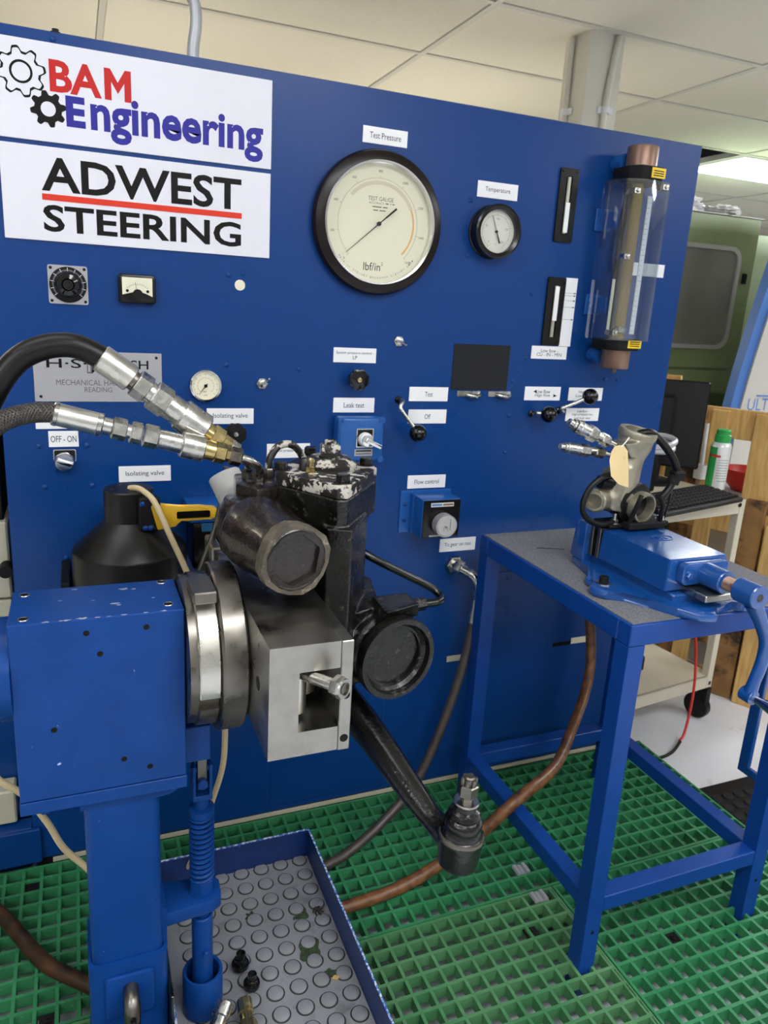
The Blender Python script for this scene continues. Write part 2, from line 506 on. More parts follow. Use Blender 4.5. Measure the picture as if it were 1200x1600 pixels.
# steel pillar behind the cabinet with two conduits and saddles
t = thing('pillar', (1.66, 1.01, ZF), 'cream painted steel pillar rising behind the cabinet to the ceiling', 'pillar')
bm = nb()
prism(bm, [(1.585, .93), (1.735, .93), (1.735, .945), (1.60, .945), (1.60, 1.085), (1.585, 1.085)], ZF, ZC + .02)
box(bm, 1.60, 1.735, 1.07, 1.085, ZF, ZC + .02)
obj('column', bm, M_pillar, t)
for pts, ax in ((((1.572, 1.03, ZC - .005), (1.574, 1.03, 2.16), (1.576, 1.03, 2.0), (1.576, 1.03, 1.5)), 0), (((1.70, .918, ZC - .005), (1.685, .918, 2.17), (1.672, .918, 2.0), (1.668, .918, 1.5)), 1)):
    bm = nb(); tube(bm, pts, .012, 12, 5); c = obj('conduit', bm, M_pillar, t)
    bm = nb()
    if ax: box(bm, 1.645, 1.715, .921, .9295, 2.035, 2.06, .003); lathe(bm, [(.016, 0), (.016, .022)], (1.677, .918, 2.036), (0, 0, 1), 14)
    else: box(bm, 1.576, 1.584, .99, 1.07, 2.035, 2.06, .003); lathe(bm, [(.016, 0), (.016, .022)], (1.576, 1.03, 2.036), (0, 0, 1), 14)
    obj('saddle', bm, M_white, c)

bm = nb(); tube(bm, [(.06, .18, PT_ + .001), (.062, .18, 1.80), (.068, .18, 1.845), (.066, .18, 1.88), (.052, .18, 1.95), (.045, .18, ZC)], .0125, 14)
tag(obj('conduit_pipe', bm, M_conduit), 'bent grey conduit pipe rising from the cabinet top to the ceiling', 'pipe')

# unseen fill lamps on stands, added behind the cabinet to brighten the ceiling
for x0, x1, y, lab in ((-.42, .55, 1.9, 'tube fill lamp on a stand, added out of sight behind the left of the cabinet'), (.95, 2.05, 2.0, 'short tube fill lamp on a stand, added out of sight behind the right of the cabinet')):
    t = thing('fill_lamp', ((x0 + x1) / 2, y, ZF), lab, 'lamp', 'added fill lamps hidden behind the cabinet')
    xc = (x0 + x1) / 2
    bm = nb(); cyl(bm, (xc, y, ZF + .01), (xc, y, 1.50), .014, 12); cyl(bm, (xc, y, ZF), (xc, y, ZF + .012), .16, 24); obj('stand', bm, M_matte, t)
    bm = nb(); box(bm, x0, x1, y - .018, y + .018, 1.50, 1.515, .003); obj('body', bm, M_white, t)
    bm = nb(); cyl(bm, (x0 + .01, y, 1.534), (x1 - .01, y, 1.534), .016, 16); obj('tube', bm, M_fill_tube, t)
# ================================================================ grating floor
PITCH = .038
def grating(x0, x1, y0, y1, ox, oy, m, label, skip=()):
    """moulded mesh panel; ox, oy: a bar position on the lattice"""
    bm = nb()
    def bar(xa, xb, ya, yb, horiz):
        w = .0012
        if horiz:
            quadbox(bm, [(xa, ya - w, -.024), (xb, ya - w, -.024), (xb, yb + w, -.024), (xa, yb + w, -.024), (xa, ya, 0), (xb, ya, 0), (xb, yb, 0), (xa, yb, 0)])
        else:
            quadbox(bm, [(xa - w, ya, -.024), (xb + w, ya, -.024), (xb + w, yb, -.024), (xa - w, yb, -.024), (xa, ya, -.0004), (xb, ya, -.0004), (xb, yb, -.0004), (xa, yb, -.0004)])
    hb = .0034
    k = math.ceil((x0 - ox) / PITCH)
    while ox + k * PITCH < x1 - .004:
        x = ox + k * PITCH
        if x - x0 > .012: bar(x - hb, x + hb, y0, y1, False)
        k += 1
    bar(x0, x0 + .006, y0, y1, False); bar(x1 - .006, x1, y0, y1, False)
    k = math.ceil((y0 - oy) / PITCH)
    while oy + k * PITCH < y1 - .004:
        y = oy + k * PITCH
        if y - y0 > .012: bar(x0, x1, y - hb, y + hb, True)
        k += 1
    bar(x0, x1, y0, y0 + .006, True); bar(x0, x1, y1 - .006, y1, True)
    for fx in (x0 + .03, x1 - .03):
        for fy in (y0 + .03, y1 - .03):
            box(bm, fx - .02, fx + .02, fy - .02, fy + .02, ZF, -.023)
    o = obj('floor_grating', bm, m)
    tag(o, label, 'grating', 'green floor grating panels')
    return o
grating(-.66, .868, -.440, -.008, .285, -.0113, M_grate, 'green mesh floor grating panel along the foot of the blue cabinet')
grating(.871, 1.415, -.440, -.008, .933, -.166, M_grate, 'green mesh floor grating panel under the back of the vise bench')
grating(-.66, .782, -1.30, -.4425, .3566, -.4809, M_grate2, 'duller green mesh floor grating panel in front of the seam beside the tray')
grating(.7855, 1.415, -1.30, -.4425, .8235, -.4809, M_grate, 'green mesh floor grating panel under the front legs of the vise bench')
for x, y, lab in ((-.340, -.067, 'black clip plate in the grating behind the stand, nearest the cabinet'), (-.30, -.418, 'black clip plate in the grating left of the stand sleeve'),
                  (.668, -.538, 'black clip plate in the duller green grating left of the bench leg'),
                  (.9575, -.652, 'black clip plate in the grating in front of the bench'), (1.37, -.12, 'black clip plate in the grating near the floor edge')):
    bm = nb(); box(bm, x - .0155, x + .0155, y - .0155, y + .0155, -.012, -.006, .001); lathe(bm, [(.006, 0), (.006, .003), (.003, .0035), (.003, .001), (0, .001)], (x, y, -.006), (0, 0, 1), 12)
    tag(obj('grating_clip', bm, M_matte), lab, 'clip', 'grating clips')
for x, y, lab in ((.735, -.462, 'bright M shaped metal clip by the bench leg, nearer'), (.742, -.375, 'bright M shaped metal clip by the bench leg, farther')):
    bm = nb()
    for dx in (-.012, .0, .012):
        quadbox(bm, [(x + dx - .006, y - .014, .0005), (x + dx + .006, y - .014, .0005), (x + dx + .006, y + .014, .0005), (x + dx - .006, y + .014, .0005),
                     (x + dx - .004, y - .014, .004 + .003 * (dx != 0)), (x + dx + .004, y - .014, .004 + .003 * (dx != 0)), (x + dx + .004, y + .014, .004 + .003 * (dx != 0)), (x + dx - .004, y + .014, .004 + .003 * (dx != 0))])
    tag(obj('hold_down_clip', bm, M_cond), lab, 'clip', 'hold down clips')
# dark rubber mat right of the grating
bm = nb(); box(bm, 1.43, 2.0, -1.2, -.20, ZF, ZF + .012, .002)
matr = tag(obj('floor_mat', bm, M_matte), 'dark grey studded rubber mat on the floor right of the bench', 'mat')
bm = nb(); lathe(bm, [(.017, 0), (.015, .004), (0, .005)], (0, 0, 0), (0, 0, 1), 12)
me = finish(bm, 'mat_stud', M_slate)
for i in range(11):
    for j in range(7):
        inst('stud', me, (1.50 + .042 * i, -.26 - .042 * j, ZF + .012), matr)

# ================================================================ blue cabinet front
PL, PR, PT = -.338, 1.308, 1.735
t = cabinet = thing('test_cabinet', (.48, .2, 0), 'tall blue painted test panel cabinet covered in gauges and labels', 'cabinet')
bm = nb(); box(bm, PL, PR, 0, .003, .012, PT, .001)
obj('front_panel', bm, M_panel, t)
bm = nb()
box(bm, PL, PL + .003, .0035, .45, ZF, PT - .003); box(bm, PR - .003, PR, .0035, .45, ZF, PT - .003); box(bm, PL, PR, .447, .45, ZF, PT - .003)
box(bm, PL, PR, .0035, .45, PT - .004, PT)
obj('carcass', bm, M_panel, t)
bm = nb(); box(bm, PL + .004, PR - .004, .006, .44, ZF, .012)
obj('plinth', bm, M_matte, t)
bm = nb(); box(bm, -.66, -.322, -.012, -.001, .012, .10, .002); box(bm, -.66, -.339, -.001, .04, .012, .10, .002)
obj('base_channel', bm, M_panel, t)
bm = nb(); box(bm, -.30, 1.3, -.006, 0, .001, .010)
obj('sill_strip', bm, M_beige, t)
# lower access panel edges
bm = nb(); box(bm, .80, 1.29, -.0025, 0, .03, .62, .001)
dp = obj('access_panel', bm, M_panel, t)
bm = nb(); box(bm, .215, .52, -.0025, 0, .03, .50, .001)
obj('access_panel', bm, M_panel, t)
scr = nb(); lathe(scr, [(.0055, 0), (.0052, .0015), (.0035, .003), (0, .0035)], (0, 0, 0), (0, -1, 0), 12)
scr_me = finish(scr, 'screw', M_panel)
for x, z in ((.655, 1.54), (.66, 1.42), (.845, 1.345), (.85, 1.19), (.815, 1.131), (.815, 1.045), (.815, .95), (.26, 1.15), (.10, 1.155), (-.02, 1.05), (-.275, .985), (-.185, .985), (-.268, .90), (-.178, .90),
             (-.235, .745), (.86, .60), (.95, .605), (1.1, 1.14), (1.14, 1.14), (.30, .16), (.40, .095), (.80, .1), (.90, .095), (1.0, .09), (1.12, .085), (.135, 1.345), (.105, 1.34), (-.21, 1.743 - .02)):
    inst('screw', scr_me, (x, 0, z), t)
bm = nb(); lathe(bm, [(.011, 0), (.011, .0008), (.010, .001), (0, .001)], (.128, 0, 1.321), (0, -1, 0), 20)
obj('hole_plug', bm, M_cream, t, 'round cream plug in the panel')
bm = nb(); box(bm, 1.037, 1.10, -.0032, -.0026, .374, .386); obj('slot', bm, M_ink, t)
bm = nb(); box(bm, 1.10, 1.152, -.0045, -.0026, .376, .394); obj('tape', bm, M_cream, t, 'strip of cream tape')
bm = nb(); box(bm, .697, .768, -.0008, 0, .372, .389); obj('tape', bm, M_beige, t, 'strip of tan tape')
bm = nb(); cyl(bm, (-.205, .012, PT), (-.205, .012, PT + .008), .006, 10); box(bm, -.213, -.197, .006, .018, PT, PT + .003)
obj('top_fixing', bm, M_bake, t)

# ---------------------------------------------------------------- signs
def gear_poly(r0, r1, n, steps=6, ph=0.):
    out = []
    N = n * 16
    for k in range(N):
        a = 2 * PI * k / N + ph
        s = math.sin(n * a)
        q = max(-1, min(1, s * 1.7))
        out.append(((r0 + (r1 - r0) * (q * .5 + .5)) * math.cos(a), (r0 + (r1 - r0) * (q * .5 + .5)) * math.sin(a)))
    return out
t = thing('sign_board', (-.06, 0, 1.552), 'white sign with two black cogs, red BAM and blue Engineering lettering', 'sign')
bm = nb(); box(bm, -.309, .1895, -.004, -.0002, 1.552, 1.716, .0008); obj('board', bm, M_sign, t)
text('BA', -.219, -.131, 1.637, 1.690, -.004, t, M_red, bold=.03)
bm = nb(); prism(bm, [(-.126, 1.637), (-.114, 1.637), (-.114, 1.668), (-.1025, 1.649), (-.091, 1.668), (-.091, 1.637), (-.079, 1.637), (-.079, 1.690), (-.0895, 1.690), (-.1025, 1.668), (-.1155, 1.690), (-.126, 1.690)], 0, .0004, wallM(0, 0, -.004)); obj('lettering', bm, M_red, t)
text('E', -.194, -.161, 1.582, 1.634, -.004, t, M_navy, bold=.045)
text('ngineering', -.152, .172, 1.562, 1.642, -.004, t, M_navy, bold=.030)
bm = nb(); ringplate(bm, gear_poly(.0325, .0415, 8), gear_poly(.0285, .0375, 8), 0, .0004, wallM(-.265, 1.662, -.004))
ringplate(bm, circ(.019, 40), circ(.0150, 40), 0, .0004, wallM(-.265, 1.662, -.004)); obj('cog_outline', bm, M_ink, t)
bm = nb(); ringplate(bm, gear_poly(.023, .0305, 8, ph=.25), circ(.0125, 128, rot=.25), 0, .0004, wallM(-.2235, 1.607, -.004)); obj('cog_solid', bm, M_ink, t)
t = thing('sign_board', (-.06, 0, 1.378), 'white sign with black ADWEST STEERING lettering and a red line', 'sign')
bm = nb(); box(bm, -.309, .189, -.004, -.0002, 1.379, 1.544, .0008); obj('board', bm, M_sign, t)
text('ADWEST', -.242, .129, 1.467, 1.527, -.004, t, M_ink, bold=.022)
text('STEERING', -.242, .129, 1.396, 1.444, -.004, t, M_ink, bold=.022)
bm = nb(); box(bm, -.242, .130, -.0046, -.004, 1.4515, 1.4625); obj('red_line', bm, M_orangered, t)

# ---------------------------------------------------------------- small white labels
def label_plate(lines, x0, x1, z0, z1, lab, frac=.55, m=M_ink, th=.0022, y=0.):
    t = thing('label_plate', ((x0 + x1) / 2, y, z0), lab, 'label', 'white labels on the blue panel')
    bm = nb(); box(bm, x0, x1, y - th, y - .0002, z0, z1, .0004); obj('plate', bm, M_white, t)
    n = len(lines)
    H = (z1 - z0)
    for k, (s, wf, hf) in enumerate(lines):
        zc = z1 - H * (k + .5 + .0) / n if n > 1 else (z0 + z1) / 2
        if n > 1: zc = (z0 + z1) / 2 + H * .30 * ((n - 1) / 2 - k) * (2 / n if n > 2 else 1) * 1.0 * (1.35 if n > 2 else 1)
        w = (x1 - x0) * wf
        xc = (x0 + x1) / 2
        text(s, xc - w / 2, xc + w / 2, zc - H * hf / 2, zc + H * hf / 2, y - th, t, m)
    return t
lp = label_plate
lp([('Test Pressure', .70, .36)], .386, .489, 1.629, 1.662, 'white Test Pressure label above the big gauge')
lp([('Temperature', .62, .36)], .670, .777, 1.550, 1.585, 'white Temperature label above the small black gauge')
lp([('Low flow -', .48, .27), ('CU - IN - MIN', .70, .27)], .861, .967, 1.189, 1.221, 'white Low flow CU IN MIN label under the sight window')
lp([], 1.140, 1.242, 1.408, 1.440, 'white label half hidden behind the clear flow meter')
lp([('OFF - ON', .86, .40)], -.256, -.200, .983, 1.0155, 'white OFF - ON label above the chrome rotary switch')
lp([('Isolating valve', .74, .38)], .058, .160, 1.028, 1.062, 'white Isolating valve label under the small chrome gauge')
lp([('Isolating valve', .74, .38)], -.125, -.019, .905, .939, 'white Isolating valve label above the black cone shaped tool')
lp([('System pressure control -', .88, .24), ('LP', .10, .24)], .340, .443, 1.167, 1.2, 'white System pressure control label above the black hand knob')
lp([('Leak test', .50, .34)], .344, .445, 1.053, 1.087, 'white Leak test label above the blue switch box')
lp([('Leak test pressure control', .88, .26)], .191, .292, .949, .982, 'white Leak test pressure control label behind the steering gear')
lp([('Test', .20, .34)], .533, .636, 1.080, 1.114, 'white Test label beside the long lever')
lp([('Off', .15, .34)], .534, .636, 1.026, 1.060, 'white Off label beside the long lever')
tl = lp([('Low flow', .40, .27), ('High flow', .42, .27)], .854, .962, 1.084, 1.119, 'white Low flow High flow label with two small arrows')
for (a, b, z, d) in ((.878, .889, 1.1068, -1), (.941, .952, 1.0962, 1)):
    bm = nb(); prism(bm, [(a, z), (b, z - .004), (b, z + .004)] if d < 0 else [(a, z - .004), (b, z), (a, z + .004)], 0, .0004, wallM(0, 0, -.0022)); obj('arrow', bm, M_ink, tl)
lp([('High flow', .42, .27), ('Low pressure', .58, .27)], .988, 1.096, 1.084, 1.118, 'white High flow label behind the raised black ball lever')
lp([('Low flow -', .34, .18), ('High pressure test', .62, .20), ('and leak test', .50, .18)], .987, 1.093, 1.030, 1.064, 'white three line Low flow High pressure test label')
lp([('Flow control', .64, .34)], .544, .648, .864, .897, 'white Flow control label above the blue dial box')
lp([('To gear on test', .74, .36)], .647, .751, .691, .7265, 'white To gear on test label above the hose union')
lp([], -.278, -.175, 1.020, 1.046, 'white label mostly hidden behind the braided hose')

# maker's plate
t = thing('maker_plate', (-.155, 0, 1.075), 'grey metal maker plate reading H S MARSH mechanical handling Reading', 'plate')
bm = nb(); box(bm, -.276, -.0335, -.002, -.0002, 1.075, 1.175, .0005); obj('plate', bm, M_cond, t)
text('H·S·', -.252, -.178, 1.142, 1.160, -.002, t, M_ink, bold=.01)
text('ARSH', -.137, -.060, 1.142, 1.160, -.002, t, M_ink, bold=.01)
bm = text_bm('M', -.178, -.137, 1.132, 1.160, wallM(0, 0, -.002), bold=.03); obj('lettering', bm, M_grey_ink, t)
bm = text_bm('M', -.176, -.139, 1.135, 1.158, wallM(0, 0, -.0024), bold=-.01); obj('lettering', bm, M_cond, t)
text('MECHANICAL HANDLING', -.236, -.078, 1.108, 1.119, -.002, t, M_grey_ink)
text('READING', -.184, -.132, 1.0945, 1.1045, -.002, t, M_grey_ink)
scr2 = nb(); lathe(scr2, [(.003, 0), (.0026, .0012), (0, .0016)], (0, 0, 0), (0, -1, 0), 10); scr2_me = finish(scr2, 'rivet', M_bake)
for x, z in ((-.265, 1.085), (-.044, 1.166), (-.265, 1.166), (-.044, 1.085)):
    inst('rivet', scr2_me, (x, -.002, z), t)

# ---------------------------------------------------------------- gauges
def arc_strip(r0, r1, a0, a1, n, M, z=.0003):
    bm = nb()
    a = [bm.verts.new(M @ Vector((r0 * math.cos(a0 + (a1 - a0) * i / n), r0 * math.sin(a0 + (a1 - a0) * i / n), z))) for i in range(n + 1)]
    b = [bm.verts.new(M @ Vector((r1 * math.cos(a0 + (a1 - a0) * i / n), r1 * math.sin(a0 + (a1 - a0) * i / n), z))) for i in range(n + 1)]
    for i in range(n):
        bm.faces.new((a[i], b[i], b[i + 1], a[i + 1]))
    return bm
def ticks(bm, M, r0, r1, a0, a1, n, w, z=.0003):
    for i in range(n + 1):
        a = a0 + (a1 - a0) * i / n
        c, s = math.cos(a), math.sin(a)
        bm.faces.new([bm.verts.new(M @ Vector((r * c - q * s, r * s + q * c, z))) for r, q in ((r0, -w), (r1, -w), (r1, w), (r0, w))])
def needle(M, r0, r1, ang, w0, w1, z):
    bm = nb()
    c, s = math.cos(ang), math.sin(ang)
    prism(bm, [(r0 * c - q * s, r0 * s + q * c) if k in (0, 3) else (r1 * c - q * s, r1 * s + q * c) for k, q in enumerate((-w0, -w1, w1, w0))], z, z + .0006, M)
    return bm
# big test pressure gauge
gx, gz = .4275, 1.468
t = thing('pressure_gauge', (gx, 0, gz - .148), 'large round cream test pressure gauge with wide black bezel', 'gauge')
bm = nb(); lathe(bm, [(.148, .0003), (.150, .006), (.150, .016), (.146, .024), (.128, .030), (.1265, .030), (.1265, .003)], (gx, 0, gz), (0, -1, 0), 72); obj('bezel', bm, M_bakebrown, t)
bm = nb(); lathe(bm, [(.1275, .0305), (.1268, .0315), (.1235, .031), (.1235, .012)], (gx, 0, gz), (0, -1, 0), 72, cap=False); obj('chrome_ring', bm, M_chrome, t)
MD = wallM(gx, gz, -.011)
bm = nb(); lathe(bm, [(.124, .001), (.124, .011), (0, .011)], (gx, 0, gz), (0, -1, 0), 64); dial = obj('dial', bm, M_cream, t)
bm = arc_strip(.0925, .0932, math.radians(-45), math.radians(225), 72, MD); ticks(bm, MD, .0925, .098, math.radians(-45), math.radians(225), 8, .0005); ticks(bm, MD, .0925, .0955, math.radians(-45), math.radians(225), 80, .0002)
obj('scale', bm, M_faint, dial)
bm = arc_strip(.082, .086, math.radians(-45), math.radians(25), 24, MD); obj('orange_arc', bm, M_orange, dial)
bm = arc_strip(.080, .088, math.radians(25), math.radians(140), 40, MD, .00025); obj('shaded_arc', bm, mat('pale_arc', (206, 200, 174), .6), dial)
for k in range(9):
    a = math.radians(225 - 270 * k / 8)
    x, z = .107 * math.cos(a), .107 * math.sin(a)
    s = str(200 * k)
    w = .0032 * len(s)
    obj('numeral', text_bm(s, x - w / 2, x + w / 2, z - .0026, z + .0026, MD), M_grey_ink, dial)
for s, x0, x1, z0, z1, mm in (('TEST GAUGE', -.026, .033, .047, .0555, M_grey_ink), ('ACCURACY', -.024, .012, .040, .0445, M_grey_ink), ('lbf/in', -.030, .010, -.098, -.081, M_ink), ('2', .012, .016, -.086, -.079, M_ink)):
    obj('lettering', text_bm(s, x0, x1, z0, z1, MD), mm, dial)
bm = nb()
for xa, xb, za in ((-.016, .006, .0335), (.009, .020, .0335), (-.013, -.002, .0265), (.001, .016, .0265), (.015, .022, .0415), (.026, .028, .0415), (.031, .036, .0415)):
    bm.faces.new([bm.verts.new(MD @ Vector(q)) for q in ((xa, za, .0003), (xb, za, .0003), (xb, za + .0022, .0003), (xa, za + .0022, .0003))])
obj('fine_print', bm, M_grey_ink, dial)
s = 'Made by STEWART BUCHANAN Glasgow U.K.'
for k, ch in enumerate(s):
    if ch == ' ': continue
    a = math.radians(218 + 104 * (k + .5) / len(s))
    Mc = MD @ Matrix.Translation((.1125 * math.cos(a), .1125 * math.sin(a), 0)) @ Matrix.Rotation(a + PI / 2, 4, 'Z')
    hh = .0024 if ch.isupper() else .0018
    obj('lettering', text_bm(ch, -.0018, .0018, -hh, hh, Mc, fit='keep'), M_grey_ink, dial)
bm = needle(MD, -.050, .098, math.radians(221), .0016, .0004, .006); lathe(bm, [(.0045, .003), (.0045, .0085), (.003, .009), (0, .009)], (gx, -.011, gz), (0, -1, 0), 16); obj('pointer', bm, M_ink, t)
bm = needle(MD, -.052, -.020, math.radians(221), .0022, .0016, .0067); obj('pointer_tail', bm, M_ink, t)
bm = nb(); lathe(bm, [(.1232, .027), (.1232, .028), (0, .028)], (gx, 0, gz), (0, -1, 0), 48); obj('glass', bm, M_glass, t)
# temperature gauge
gx, gz = .716, 1.476
t = thing('temperature_gauge', (gx, 0, gz - .058), 'small round temperature gauge in a deep black case', 'gauge')
bm = nb(); lathe(bm, [(.060, .0003), (.060, .004), (.057, .006), (.057, .030), (.0595, .031), (.0595, .037), (.055, .039), (.0475, .036), (.0475, .022)], (gx, 0, gz), (0, -1, 0), 56); obj('case', bm, M_bake, t)
MD = wallM(gx, gz, -.0235)
bm = nb(); lathe(bm, [(.0478, .010), (.0478, .0235), (0, .0235)], (gx, 0, gz), (0, -1, 0), 48); dial = obj('dial', bm, M_dial, t)
bm = arc_strip(.036, .0364, math.radians(-60), math.radians(240), 60, MD)
ticks(bm, MD, .036, .040, math.radians(-60), math.radians(240), 8, .0004); ticks(bm, MD, .036, .038, math.radians(-60), math.radians(240), 40, .0002); obj('scale', bm, M_grey_ink, dial)
for s, a in (('0', 232), ('50', 155), ('100', 85), ('150', 15), ('200', -50)):
    x, z = .0285 * math.cos(math.radians(a)), .0285 * math.sin(math.radians(a)); w = .0028 * len(s)
    obj('numeral', text_bm(s, x - w / 2, x + w / 2, z - .0022, z + .0022, MD), M_grey_ink, dial)
obj('lettering', text_bm('°C', -.002, .003, -.030, -.026, MD), M_grey_ink, dial)
bm = needle(MD, -.026, .037, math.radians(112), .0008, .0005, .003); bm2 = needle(MD, -.027, -.002, math.radians(112), .0018, .0012, .0032); lathe(bm, [(.003, .0), (.003, .005), (0, .0055)], (gx, -.0235, gz), (0, -1, 0), 12)
obj('pointer', merge([bm, bm2]), M_ink, t)
bm = nb(); lathe(bm, [(.0476, .033), (.0476, .0337), (0, .0337)], (gx, 0, gz), (0, -1, 0), 40); obj('glass', bm, M_glass, t)
# small chrome gauge
gx, gz = .055, 1.111
t = thing('pressure_gauge', (gx, 0, gz - .034), 'small chrome rimmed pressure gauge beside the hose couplings', 'gauge')
bm = nb(); lathe(bm, [(.0345, .0003), (.0345, .008), (.033, .012), (.0295, .0125), (.028, .009)], (gx, 0, gz), (0, -1, 0), 48); obj('rim', bm, M_chrome, t)
MD = wallM(gx, gz, -.0095)
bm = nb(); lathe(bm, [(.0285, .001), (.0285, .0095), (0, .0095)], (gx, 0, gz), (0, -1, 0), 40); dial = obj('dial', bm, M_cream, t)
bm = arc_strip(.0255, .0258, math.radians(-45), math.radians(225), 40, MD); ticks(bm, MD, .0225, .0258, math.radians(-45), math.radians(225), 10, .0003); obj('scale', bm, M_ink, dial)
bm = arc_strip(.017, .0174, math.radians(-45), math.radians(225), 40, MD); ticks(bm, MD, .0155, .0174, math.radians(-45), math.radians(225), 12, .0003); obj('inner_scale', bm, M_red, dial)
obj('lettering', text_bm('bar', -.005, .002, -.0135, -.010, MD), M_ink, dial); obj('lettering', text_bm('psi', -.003, .003, -.0215, -.018, MD), M_red, dial)
bm = needle(MD, -.006, .0235, math.radians(232), .0008, .0003, .0015); lathe(bm, [(.0035, .0), (.0035, .0025), (0, .003)], (gx, -.0095, gz), (0, -1, 0), 12); obj('pointer', bm, M_ink, t)
# ---------------------------------------------------------------- two narrow sight windows
for x0, x1, z0, z1, lab, fl in ((.888, .940, 1.470, 1.637, 'upper narrow black framed sight window beside the temperature gauge', .55), (.886, .938, 1.224, 1.388, 'lower narrow black framed sight window with a white scale strip', .72)):
    t = thing('sight_window', ((x0 + x1) / 2, 0, z0), lab, 'sight glass', 'sight windows')
    xc, zc = (x0 + x1) / 2, (z0 + z1) / 2
    bm = nb(); ringplate(bm, rrect(x0, x1, z0, z1, .004), rrect(xc - .009, xc + .009, z0 + .018, z1 - .018, .004), .0003, .006, wallM(0, 0)); obj('frame', bm, M_bake, t)
    bm = nb(); box(bm, xc - .010, xc + .010, -.0022, -.0004, z0 + .016, z1 - .016); obj('backing', bm, M_bake, t)
    bm = nb(); cyl(bm, (xc, -.0052, z0 + .02), (xc, -.0052, z1 - .02), .0045, 14); obj('glass_tube', bm, mat('frosted_tube', (196, 192, 176), .2, .1, rgb2=(120, 112, 98), vscale=4), t)
    bm = nb()
    if fl < .6: box(bm, xc - .006, xc + .006, -.0104, -.0092, z0 + .022, z0 + .09)
    else: box(bm, xc - .006, xc + .006, -.0104, -.0092, z0 + .06, z1 - .022)
    obj('float_strip', bm, M_white, t)
    for sx in (x0 + .006, x1 - .006):
        for sz in (z0 + .007, z1 - .007):
            inst('screw', scr2_me, (sx, -.006, sz), t)
t = thing('scale_strip', (.958, 0, 1.222), 'white paper scale strip beside the lower sight window', 'scale')
bm = nb(); box(bm, .9405, .975, -.0015, -.0003, 1.222, 1.389); obj('strip', bm, M_white, t)
bm = nb()
for z in (1.352, 1.346, 1.334, 1.318, 1.288): box(bm, .9415, .966, -.0018, -.0015, z, z + .0007); box(bm, .967, .973, -.0018, -.0015, z - .001, z + .002)
obj('scale_marks', bm, M_grey_ink, t)
# ---------------------------------------------------------------- large flow meter
fx, fy = 1.066, -.07
t = thing('flow_meter', (fx, fy, 1.175), 'tall flow meter with amber tube inside a clear plastic shield', 'flow meter')
bm = nb(); lathe(bm, [(.036, 1.64), (.036, 1.688), (.0345, 1.692), (0, 1.692)], (fx, fy, 0), (0, 0, 1), 32); obj('end_cap', bm, M_brownal, t)
bm = nb(); lathe(bm, [(.033, 1.176), (.035, 1.179), (.035, 1.225)], (fx, fy, 0), (0, 0, 1), 32); cyl(bm, (fx, fy, 1.165), (fx, fy, 1.177), .006, 10); obj('end_cap', bm, M_brownal, t)
for z0, z1, zs in ((1.610, 1.645, 1.620), (1.222, 1.250, 1.229)):
    bm = nb(); prism(bm, [(fx - .048, fy + .04), (fx - .048, fy - .02), (fx - .03, fy - .045), (fx + .03, fy - .045), (fx + .05, fy - .02), (fx + .05, fy + .04)], z0, z1, None, .002); b = obj('end_block', bm, M_matte, t)
    bm = nb(); box(bm, fx - .004, fx + .036, fy - .0462, fy - .0452, zs, zs + .022 * (1 if z0 > 1.5 else .85)); st = obj('warning_sticker', bm, M_sticker, b)
    bm = nb()
    for q in range(3): box(bm, fx + .001, fx + .031, fy - .0466, fy - .0463, zs + .004 + q * .005, zs + .0062 + q * .005)
    obj('sticker_print', bm, M_ink, b)
bm = nb(); cyl(bm, (fx, fy, 1.25), (fx, fy, 1.61), .014, 20); obj('glass_tube', bm, M_amber, t)
bm = nb(); cyl(bm, (fx + .012, fy + .005, 1.25), (fx + .012, fy + .005, 1.60), .004, 10); cyl(bm, (fx - .022, fy + .01, 1.25), (fx - .022, fy + .01, 1.61), .008, 10); obj('tie_rod', bm, M_bakebrown, t)
bm = nb(); lathe(bm, [(.004, 0), (.017, .01), (.018, .022), (.006, .03), (.004, .045), (0, .047)], (fx, fy, 1.255), (0, 0, 1), 16); obj('float', bm, M_zinc, t)
bm = nb(); box(bm, fx + .022, fx + .036, fy - .014, fy - .012, 1.262, 1.585); sc = obj('scale_plate', bm, M_white, t)
bm = nb()
for k in range(26): box(bm, fx + .022, fx + (.029 if k % 5 else .034), fy - .0143, fy - .0141, 1.27 + k * .012, 1.2706 + k * .012)
obj('scale_marks', bm, M_ink, sc)
bm = nb(); box(bm, fx - .050, fx - .042, fy - .014, fy - .012, 1.262, 1.39); obj('scale_plate', bm, M_cream, t)
# shield: bent clear sheet, open at the back
bm = nb()
prof = [(fx - .078, fy + .03), (fx - .078, fy - .012), (fx - .062, fy - .046), (fx - .03, fy - .06), (fx + .03, fy - .06), (fx + .055, fy - .046), (fx + .07, fy - .012), (fx + .07, fy + .03)]
inn = [(fx + (x - fx) * .97, y + .002) for x, y in prof]
n = len(prof)
pts = prof + inn[::-1]
prism(bm, pts, 1.247, 1.612)
obj('shield', bm, M_perspex, t)
for sx, sz in ((-.05, 1.585), (-.055, 1.44), (-.06, 1.265), (.03, 1.60)):
    bm = nb(); box(bm, fx + sx - .008, fx + sx + .008, fy - .062, fy - .03, sz - .006, sz + .006, .001); lathe(bm, [(.005, 0), (.004, .003), (0, .004)], (fx + sx, fy - .062, sz), (0, -1, 0), 10)
    obj('shield_clip', bm, M_zinc, t)
for z0, z1 in ((1.505, 1.556), (1.304, 1.354)):
    bm = nb(); box(bm, 1.004, 1.05, -.006, -.0003, z0, z1, .001); box(bm, 1.03, 1.036, -.05, -.004, z0 + .006, z1 - .006, .001); hexbolt(bm, (1.018, -.006, (z0 + z1) / 2), (0, -1, 0), .006, .006); obj('bracket', bm, M_box, t)
